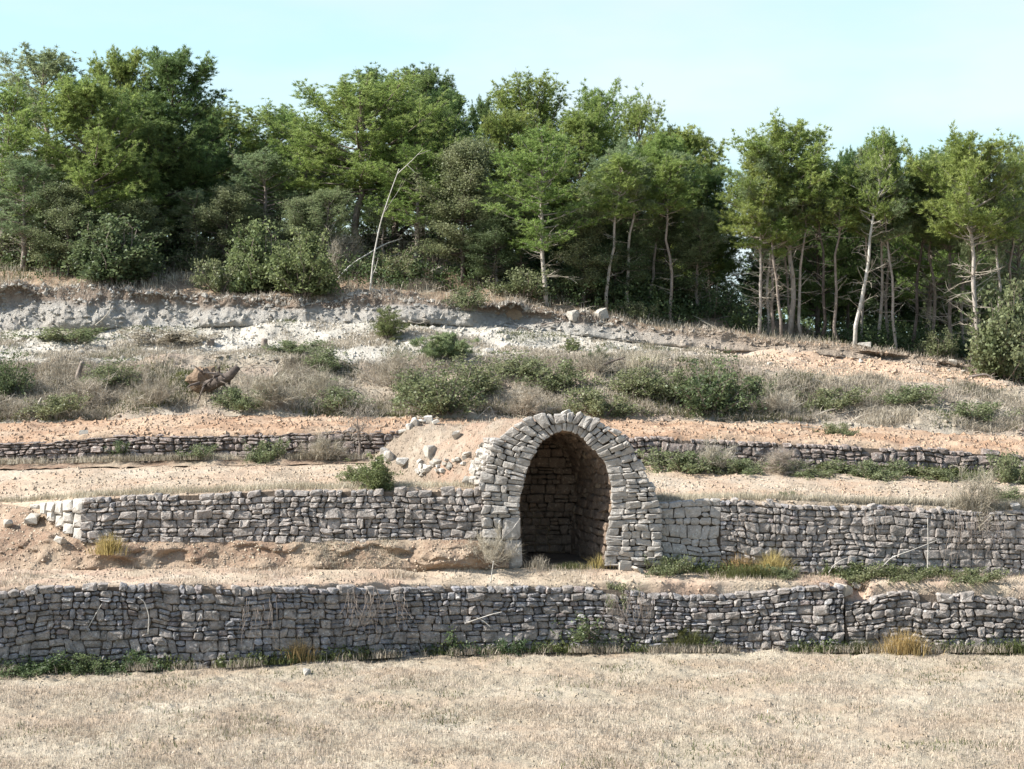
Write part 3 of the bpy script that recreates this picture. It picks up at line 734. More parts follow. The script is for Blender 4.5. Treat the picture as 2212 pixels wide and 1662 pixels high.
def pine(seed, H=8., cb=.35, W=2.2, limbs=46, lean=(0., 0.), tuft=15, leafy=False, dead=14, r0=.12, flat=0., sub=5, nl=.17, dens=1.):
    """pine with trunk, limbs, feathery needle crown and dead lower boughs; meshes at the origin"""
    r = random.Random(seed); g = np.random.default_rng(seed); tr, dd, cr = Acc(), Acc(), Acc()
    hs = np.linspace(0, 1, 10); wob = np.cumsum(g.normal(size=(10, 2)) * .055 * H / 8, 0); wob -= wob[0]
    P = np.stack([lean[0] * hs ** 1.1 + wob[:, 0], lean[1] * hs + wob[:, 1], hs * H - .15 * (hs == 0)], -1)
    tube(tr, P, r0 * (1 - hs) ** .75 + .018, 7)
    def on(f): return np.array([np.interp(f, hs, P[:, k]) for k in range(3)])
    C, D = [], []
    for i in range(limbs):
        f = (i + r.random()) / limbs; h = cb + (1 - cb) * f
        shape = .25 + .85 * (math.sqrt(max(0, 1 - max(0, (f - .32) / .70) ** 2)) if f > .32 else .62 + .38 * f / .32); shape *= 1 + .25 * flat * f
        L = W * shape * r.uniform(.50, 1.12); az = i * 2.4 + r.uniform(-.7, .7)
        e = math.radians(5 + 55 * f ** 1.2 + r.uniform(-14, 14)); o = on(h)
        n = 6; q = np.linspace(0, 1, n); el = e + q * math.radians(22)
        dirs = np.stack([np.cos(az + q * r.uniform(-.4, .4)) * np.cos(el), np.sin(az + q * r.uniform(-.4, .4)) * np.cos(el), np.sin(el)], -1)
        B = o + np.concatenate([[[0, 0, 0]], np.cumsum(dirs[:-1] * L / (n-1), 0)])
        tube(tr, B, np.linspace(.028 + .010 * L, .008, n), 4, False)
        for s in range(sub):
            t = r.uniform(.28, 1.) if s else 1.; b0 = np.array([np.interp(t, q, B[:, k]) for k in range(3)])
            dv = dirs[min(n-1, int(t * (n-1)))]; rot = r.choice((-1, 1)) * r.uniform(.3, 1.2) * (0 if t == 1 else 1)
            d2 = unit(np.array([dv[0] * math.cos(rot) - dv[1] * math.sin(rot), dv[0] * math.sin(rot) + dv[1] * math.cos(rot), dv[2] + r.uniform(.0, .55)]))
            l2 = L * r.uniform(.16, .36) + .15
            tube(tr, [b0, b0 + d2 * l2 * .5, b0 + d2 * l2 + np.array([0, 0, .04])], [.010, .007, .004], 3, False)
            m_ = max(2, int((3 + l2 * 5) * dens))
            tt = g.uniform(.25, 1.08, m_)[:, None]
            C.append(b0 + d2 * l2 * tt + g.normal(size=(m_, 3)) * .085); D.append(np.tile(d2, (m_, 1)))
        for t in (.55, .8, 1.):           # rounded pads of foliage along the outer limb
            m_ = int(r.uniform(16, 30) * dens * (.5 + .6 * t)); b0 = np.array([np.interp(t, q, B[:, k]) for k in range(3)]); rad = r.uniform(.17, .30) * (.7 + .25 * W / 2)
            o_ = g.normal(size=(m_, 3)) * np.array([rad, rad, rad * .55]) + np.array([0, 0, rad * .35]); C.append(b0 + o_); D.append(unit(o_ + np.array([0, 0, .5 * rad])))
    C = np.concatenate(C); D = np.concatenate(D)
    if leafy: leaves(cr, C, tuft, .075, .09, g)
    else: needles(cr, C, D, tuft, nl * .6, nl * 1.15, .0135, .62, .22, g)
    for i in range(dead):
        f = r.uniform(.18, cb + .12); o = on(f); az = r.uniform(0, 6.28); L = W * r.uniform(.25, .75); el = math.radians(r.uniform(-14, 52))
        q = np.linspace(0, 1, 5)[:, None]; dv = np.array([math.cos(az) * math.cos(el), math.sin(az) * math.cos(el), math.sin(el)])
        B = o + dv * L * q + np.array([0, 0, 1]) * (q ** 2 * L * r.uniform(-.25, .35)) + g.normal(size=(5, 3)) * .03 * q
        tube(dd, B, np.linspace(.022, .006, 5), 4, False)
        for s in range(5):
            b0 = B[r.randint(1, 4)]; d2 = unit(dv + g.normal(size=3) * .6); l2 = L * r.uniform(.15, .45)
            tube(dd, [b0, b0 + d2 * l2 * .5 + g.normal(size=3) * .02, b0 + d2 * l2], [.008, .006, .004], 3, False)
    wid = np.percentile(np.abs(C[:, 0] - C[:, 0].mean()), 95) * 2
    return dict(trunk=tr.mesh('trunk', True), crown=cr.mesh('crown'), dead=dd.mesh('dead_bough') if dead else None, H=float(C[:, 2].max()), W=float(wid))

PT = {
    'dense': pine(1, 8, .22, 2.3, 62, tuft=15, dead=6, dens=1.15), 'dense2': pine(2, 8, .16, 2.1, 64, tuft=15, dead=5, dens=1.15),
    'broad': pine(3, 8, .40, 3.0, 54, tuft=15, dead=14, flat=.8, sub=9), 'broad2': pine(4, 8, .34, 2.7, 52, tuft=15, dead=12, flat=.5, sub=8),
    'open': pine(5, 8, .36, 2.2, 40, tuft=13, dead=32, dens=.8), 'open2': pine(6, 8, .44, 2.0, 36, tuft=13, dead=34, dens=.75),
    'tall': pine(7, 9, .58, 1.9, 38, tuft=14, dead=38, r0=.07), 'tall2': pine(8, 9, .62, 1.8, 36, tuft=14, dead=34, r0=.08, flat=.3),
    'lean': pine(9, 9, .62, 1.5, 30, lean=(1.75, .2), tuft=11, dead=30, r0=.085, dens=.7),
    'oak': pine(10, 6, .22, 1.6, 44, tuft=9, leafy=True, dead=8, r0=.07, sub=6), 'oak2': pine(11, 6, .15, 1.8, 46, tuft=9, leafy=True, dead=10, r0=.06, sub=6),
    'pole': pine(14, 9, .70, 1.25, 20, tuft=12, dead=16, r0=.055, dens=.8), 'pole2': pine(15, 9, .64, 1.2, 22, lean=(.7, .1), tuft=12, dead=18, r0=.05, dens=.8),
    'mid': pine(13, 9, .34, 1.7, 42, tuft=11, dead=16, r0=.06, dens=.7),
    'thin': pine(12, 7, .55, 1.2, 24, tuft=10, dead=34, r0=.06, dens=.7),
}
def slotmat(o, mat):
    o.material_slots[0].link = 'OBJECT'; o.material_slots[0].material = mat
def place_tree(kind, px, D, ytop, wpx, crown, brk, label, group='pines along the wooded crest', cat='tree', name='pine_tree', rot=None, base=None):
    p = PT[kind]; b = gp(px, 0, D) if base is None else base
    H = zpx(ytop, D) - b.z; sz = H / p['H']; sx = max(.55 * sz, min(1.8 * sz, (wpx / F * D) / p['W']))
    t = empty(name, b - Vector((0, 0, .05)), label=label, category=cat, group=group); t.scale = (sx, sx, sz); t.rotation_euler = (0, 0, R.uniform(0, 6.28) if rot is None else rot)
    for nm, key, mt in (('trunk', 'trunk', brk), ('crown', 'crown', crown), ('dead_boughs', 'dead', 'twig' if brk != 'bark_dark' else 'bark_mid')):
        if p[key] is None: continue
        if not p[key].materials: p[key].materials.append(M[mt])
        o = obj('dead_bough' if key == 'dead' else nm, p[key], None, t); slotmat(o, M[mt])
    return t
Y_, Dk, G_ = 'needle_y', 'needle_d', 'needle_g'; BP, BM, BD = 'bark_pale', 'bark_mid', 'bark_dark'
TREES = [
 ('open', 10, 64, 165, 190, Y_, BM, 'yellow green pine half cut off by the left picture edge'),
 ('open2', 112, 68, 92, 250, G_, BM, 'tall grey green pine with a ragged top above the far left slope'),
 ('dense2', 205, 63.5, 150, 190, Y_, BM, 'bright yellow green pine standing before the tall grey green one at left'),
 ('dense', 262, 67, 100, 170, Y_, BM, 'pine with the left one of the two pointed tops of the dark clump'),
 ('dense', 372, 66.5, 97, 230, Dk, BD, 'dense dark pine with the right pointed top of the left clump beside open sky'),
 ('dense2', 330, 65, 235, 190, Dk, BD, 'dark pine filling the lower middle of the left clump'),
 ('open', 50, 62.5, 330, 190, G_, BM, 'low thin grey green pine at the bottom of the far left slope'),
 ('oak2', 150, 62, 385, 160, 'leaf_o', BD, 'low grey leaved oak under the bright pine at left'),
 ('oak', 300, 62.5, 425, 140, 'leaf_o', BD, 'small grey leaved oak under the dark clump at left'),
 ('dense', 440, 69, 212, 120, Dk, BD, 'small dark pine leaning out of the right side of the left clump'),
 ('broad2', 520, 71, 224, 190, Y_, BM, 'low pine under the dip of the skyline right of the left clump'),
 ('open', 600, 71, 216, 170, Y_, BM, 'second low pine under the dip in the skyline, next to the broad flat tree'),
 ('open2', 575, 65, 320, 170, G_, BM, 'thin pine with bare lower boughs below the skyline dip'),
 ('broad2', 655, 67, 232, 180, Y_, BM, 'pine with layered yellow sprays left of the broad flat topped tree'),
 ('oak2', 480, 63.5, 390, 140, 'leaf_o', BD, 'grey leaved oak with forked dark stems below the skyline dip'),
 ('oak', 650, 63.5, 420, 130, 'leaf_o', BM, 'low grey oak just left of the thick dark trunk'),
 ('broad', 768, 65.5, 142, 330, Y_, BM, 'broad flat topped pine on a thick dark trunk, largest of the middle trees'),
 ('broad2', 850, 69, 134, 210, Dk, BM, 'pine whose darker crown rises behind the broad flat topped one'),
 ('dense', 915, 69, 136, 160, Dk, BM, 'dark pine forming the right shoulder of the broad middle crown'),
 ('dense2', 968, 67, 176, 120, Dk, BD, 'dark narrow pine sloping down to the small gap in the middle skyline'),
 ('dense', 1045, 76, 204, 80, Dk, BM, 'small distant pine peeping through the middle skyline gap'),
 ('open', 900, 63.5, 300, 170, Y_, BM, 'pine with flat yellow sprays behind the white leaning dead sapling'),
 ('open2', 950, 64.5, 225, 130, Dk, BD, 'thin dark stemmed pine right of the leaning dead trunk'),
 ('oak', 1000, 62.5, 292, 150, 'leaf_o', BD, 'grey green oak standing alone with rounded crown below the middle gap'),
 ('dense', 1095, 66.5, 232, 150, Y_, BM, 'yellow green pine right of the middle skyline gap'),
 ('broad2', 1168, 69, 149, 200, Y_, BM, 'tallest pine right of the middle gap with a wide pale crown'),
 ('mid', 1180, 60.6, 262, 170, Y_, BP, 'pine with a straight pale trunk and white side boughs in the centre of the wood'),
 ('open', 1295, 70, 168, 160, Y_, BM, 'pine with the second high top right of the middle gap'),
 ('dense2', 1245, 66, 222, 150, Y_, BM, 'pine filling the space between the two high tops right of the gap'),
 ('open2', 1372, 67, 207, 140, Y_, BM, 'pine whose open top starts the long descent of the skyline to the right'),
 ('open', 1340, 63, 300, 150, G_, BM, 'grey green pine with many bare boughs below the descending skyline'),
 ('tall2', 1430, 63.5, 272, 140, Y_, BM, 'pine with a bare slanting stem left of the big sky notch'),
 ('dense2', 1490, 66, 258, 165, Y_, BM, 'rounded bright pine at the left rim of the big sky notch'),
 ('dense', 1530, 64.5, 355, 130, Dk, BD, 'dark pine beneath the rounded one at the left rim of the sky notch'),
 ('oak', 1262, 61.5, 450, 110, 'leaf_o', BD, 'low oak right of the straight pale central trunk'),
 ('oak2', 1065, 61.8, 440, 115, 'leaf_m', BD, 'low dark oak left of the straight pale central trunk'),
 ('thin', 1130, 62.2, 380, 90, G_, BD, 'spindly pine left of the straight pale central trunk'),
 ('oak2', 1330, 62, 470, 140, 'leaf_m', BD, 'low dark oak under the grey green bare boughed pine'),
 ('thin', 1290, 62.5, 390, 90, G_, BM, 'spindly grey pine right of the straight pale central trunk'),
 ('oak2', 1455, 63, 450, 130, 'leaf_m', BD, 'low dark oak beside the slanting bare stem'),
 ('tall', 1640, 60.5, 335, 130, Y_, BP, 'slender pine with white forked upper stems at the right rim of the sky notch'),
 ('tall2', 1705, 61.5, 240, 210, Y_, BP, 'big round headed pine, highest top right of the sky notch'),
 ('tall', 1672, 60.8, 370, 120, Y_, BM, 'pine with a thick grey stem leaning slightly right in the trunk cluster'),
 ('dense2', 1770, 65, 330, 120, Dk, BD, 'dark pine on the right shoulder of the big round headed one'),
 ('dense', 1830, 66, 316, 100, Dk, BD, 'dark narrow pine left of the white leaning trunk'),
 ('tall2', 1895, 61.5, 285, 130, Y_, BP, 'pine with a pale slightly slanted stem just left of the white leaning trunk'),
 ('broad2', 2005, 66, 302, 190, Y_, BM, 'wide yellow green pine right of the white leaning trunk'),
 ('tall', 2056, 61.5, 318, 150, Dk, BM, 'pine with a dark straight trunk between the leaning one and the right edge'),
 ('open2', 2195, 62.5, 292, 150, G_, BM, 'grey green pine against the right picture edge'),
 ('pole', 1772, 61, 340, 100, G_, BD, 'spindly dark stemmed pine between the trunk cluster and the leaning trunk'),
 ('pole2', 1970, 61.5, 335, 110, G_, BD, 'spindly dark pine just right of the leaning trunk'),
 ('pole', 1658, 61.8, 350, 90, Y_, BP, 'slim pole pine just right of the white forked stems'),
 ('pole2', 1712, 63, 330, 90, Y_, BM, 'slim pole pine under the crown of the big round headed pine'),
 ('pole', 1812, 60.6, 350, 100, Y_, BM, 'slim pole pine left of the foot of the white leaning trunk'),
 ('pole', 1912, 62.6, 330, 100, Y_, BM, 'slim pole pine right of the pale slightly slanted stem'),
 ('pole2', 1938, 60.8, 345, 100, G_, BP, 'slim pole pine under the overhang of the white leaning pine'),
 ('pole', 2080, 62.8, 330, 100, G_, BM, 'slim pole pine right of the dark straight trunk'),
 ('pole', 2192, 61, 330, 110, Y_, BM, 'slim pole pine behind the large yellowish bush'),
 ('pole2', 1310, 61.2, 330, 110, Y_, BP, 'slim pole pine right of the straight pale central trunk'),
 ('pole', 1448, 61.2, 330, 100, Y_, BM, 'slim pole pine beside the slanting bare stem'),
 ('pole', 1735, 61.2, 330, 100, G_, BP, 'spindly pale stemmed pine on the right of the trunk cluster'),
 ('pole2', 1688, 60.2, 300, 100, G_, BM, 'spindly grey stemmed pine inside the trunk cluster'),
 ('pole2', 1862, 62.5, 310, 90, G_, BP, 'spindly pale pine between the two slanted stems'),
 ('pole', 2018, 62, 330, 110, G_, BM, 'spindly twiggy pine left of the dark straight trunk'),
 ('pole2', 2160, 60, 330, 110, G_, BP, 'twiggy bare pine right of the orange grey trunk'),
 ('thin', 1075, 62, 420, 100, G_, BP, 'spindly pale pine beside the low dark oak in the middle wood'),
 ('pole', 1365, 61.6, 330, 110, G_, BP, 'spindly pale pine left of the slanting bare stem'),
 ('pole2', 1400, 62.5, 320, 110, G_, BM, 'twiggy grey pine crowding the slanting bare stem on its left'),
 ('thin', 1510, 62.5, 440, 100, G_, BM, 'twiggy pine right of the slanting bare stem'),
 ('open2', 700, 63.2, 400, 130, G_, BM, 'twiggy grey pine left of the thick dark trunk'),
 ('thin', 420, 63.5, 400, 120, G_, BM, 'twiggy grey pine at the right foot of the dark left clump'),
 ('thin', 830, 64, 400, 110, G_, BM, 'twiggy grey pine behind the white dead sapling'),
 ('open2', 2100, 60.5, 430, 130, G_, BM, 'low thin pine left of the orange barked trunk'),
]
for kd, px, D, yt, wp, cm, bk, lb in TREES:
    place_tree(kd, px, D, yt, wp, M[cm] if False else cm, bk, lb, name='oak_tree' if 'oak' in kd else 'pine_tree')
place_tree('lean', 1846, 59.9, 268, 120, Y_, 'wood_white', 'white barked pine leaning right across the dark trunks', rot=0.)
place_tree('tall2', 2114, 58.6, 262, 200, Y_, BP, 'tall straight pine with an orange grey trunk near the right edge', rot=1.)
SHADE = [   # distance row, px, top, width, what it stands behind
 (74, 1630, 570, 130, 'shaded tree left of the white forked stems'), (70, 1672, 470, 140, 'shaded tree between the white forked stems and the thick grey stem'),
 (75, 1720, 420, 140, 'shaded tree under the big round headed pine'), (71, 1765, 430, 130, 'shaded tree right of the trunk cluster'), (73, 1800, 420, 130, 'shaded tree left of the white leaning trunk'),
 (70, 1850, 440, 140, 'shaded tree behind the foot of the white leaning trunk'), (76, 1895, 410, 140, 'shaded tree behind the pale slightly slanted stem'), (71, 1940, 430, 140, 'shaded tree under the overhang of the white leaning pine'),
 (74, 1990, 400, 150, 'shaded tree beneath the wide yellow green pine'), (70, 2030, 440, 130, 'shaded tree left of the dark straight trunk'), (75, 2080, 410, 150, 'shaded tree between the dark straight trunk and the orange grey one'),
 (70, 2120, 450, 130, 'shaded tree directly behind the orange grey trunk'), (73, 2165, 400, 150, 'shaded tree above the large yellowish bush at the right edge'), (77, 2215, 400, 160, 'shaded tree cut by the right picture edge'),
 (72, 1095, 400, 150, 'shaded tree behind the spindly pine left of the pale central trunk'), (70, 1150, 420, 140, 'shaded tree just left of the pale central trunk'), (73, 1200, 410, 150, 'shaded tree just right of the pale central trunk'),
 (71, 1262, 430, 140, 'shaded tree behind the low oak right of the pale central trunk'), (74, 1320, 430, 150, 'shaded tree behind the bare boughed grey green pine'), (70, 1380, 450, 140, 'shaded tree left of the slanting bare stem'),
 (73, 1440, 450, 150, 'shaded tree behind the slanting bare stem'), (71, 1505, 470, 140, 'shaded tree beneath the rounded pine at the notch'),
 (71, 30, 330, 180, 'half hidden tree at the left edge behind the thin grey green pine'), (73, 120, 310, 170, 'half hidden tree below the ragged top at far left'), (70, 215, 340, 170, 'half hidden tree behind the bright pine at left'),
 (74, 310, 330, 160, 'half hidden tree inside the dark left clump'), (70, 410, 330, 160, 'half hidden tree at the right foot of the dark left clump'), (72, 500, 320, 170, 'half hidden tree behind the forked grey oak'),
 (71, 600, 310, 160, 'half hidden tree left of the thick dark trunk'), (73, 700, 320, 180, 'half hidden tree right behind the thick dark trunk'), (71, 830, 330, 170, 'half hidden tree behind the white dead sapling')]
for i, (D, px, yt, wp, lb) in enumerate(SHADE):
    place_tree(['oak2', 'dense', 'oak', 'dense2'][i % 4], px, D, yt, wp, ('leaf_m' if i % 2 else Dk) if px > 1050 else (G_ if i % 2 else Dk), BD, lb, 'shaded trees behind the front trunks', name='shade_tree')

# shrubs -------------------------------------------------------------
def shrub(seed, kind='leafy', n=26, H=1., W=1.1, k=6, size=.058):
    r = random.Random(seed); g = np.random.default_rng(seed); st, cr = Acc(), Acc(); C, D = [], []
    for i in range(n):
        az = r.uniform(0, 6.28); el = math.radians(r.uniform(15, 88)); q = np.linspace(0, 1, 5)[:, None]
        dv = np.array([math.cos(az) * math.cos(el) * W * .5, math.sin(az) * math.cos(el) * W * .5, math.sin(el) * H]) * r.uniform(.45, 1.18)
        o = np.array([math.cos(az), math.sin(az), 0]) * r.uniform(0, .16) * W
        B = o + dv * q + g.normal(size=(5, 3)) * .03 * q; tube(st, B, np.linspace(.018, .005, 5), 4, False)
        for s in range(6):
            b0 = B[r.randint(1, 4)]; d2 = unit(unit(dv) + g.normal(size=3) * .6); l2 = r.uniform(.1, .32) * H
            tube(st, [b0, b0 + d2 * l2], [.006, .003], 3, False)
            m_ = 4; C.append(b0 + d2 * l2 * g.uniform(.2, 1.1, m_)[:, None] + g.normal(size=(m_, 3)) * .03); D.append(np.tile(d2, (m_, 1)))
    C = np.concatenate(C); D = np.concatenate(D); C[:, 2] = np.abs(C[:, 2])
    if kind == 'leafy': leaves(cr, C, k, size, .05, g)
    elif kind == 'needle': needles(cr, C, D, k * 2, .07, .14, .008, .5, .4, g)
    else: needles(cr, C, D, 4, .12, .40, .0045, .55, .3, g)
    return dict(stem=st.mesh('stem', False), foliage=cr.mesh('foliage'), H=float(np.percentile(C[:, 2], 98)), W=float(np.percentile(np.abs(C[:, 0]), 96) * 2))
SB = {'leafy': shrub(31), 'leafy2': shrub(32, n=34, H=.9, W=1.4), 'up': shrub(33, 'needle', 26, 1.2, .7), 'low': shrub(34, n=30, H=.6, W=1.6),
      'twig': shrub(35, 'twig', 30, .9, 1.2), 'twig2': shrub(36, 'twig', 26, .7, 1.5), 'big': shrub(37, n=60, H=1.3, W=1.3, k=9, size=.07), 'fine': shrub(38, 'needle', 34, .8, 1.2, k=9)}
def place_shrub(kind, px, py, w, h, mat, label, group='shrubs on the hillside', name='shrub', cat='shrub', base=None):
    p = SB[kind]; b = gp(px, py) if base is None else base; D = b.y
    sx = w / F * D / p['W']; sz = h / F * D / p['H']
    t = empty(name, b - Vector((0, 0, .04)), label=label, category=cat, group=group); t.scale = (sx, sx, sz); t.rotation_euler = (0, 0, R.uniform(0, 6.28))
    for key, mt in (('stem', M['twig'] if kind.startswith('twig') else M['bark_mid']), ('foliage', M[mat])):
        if not p[key].materials: p[key].materials.append(mt)
        o = obj(key, p[key], None, t); slotmat(o, mt)
    return t
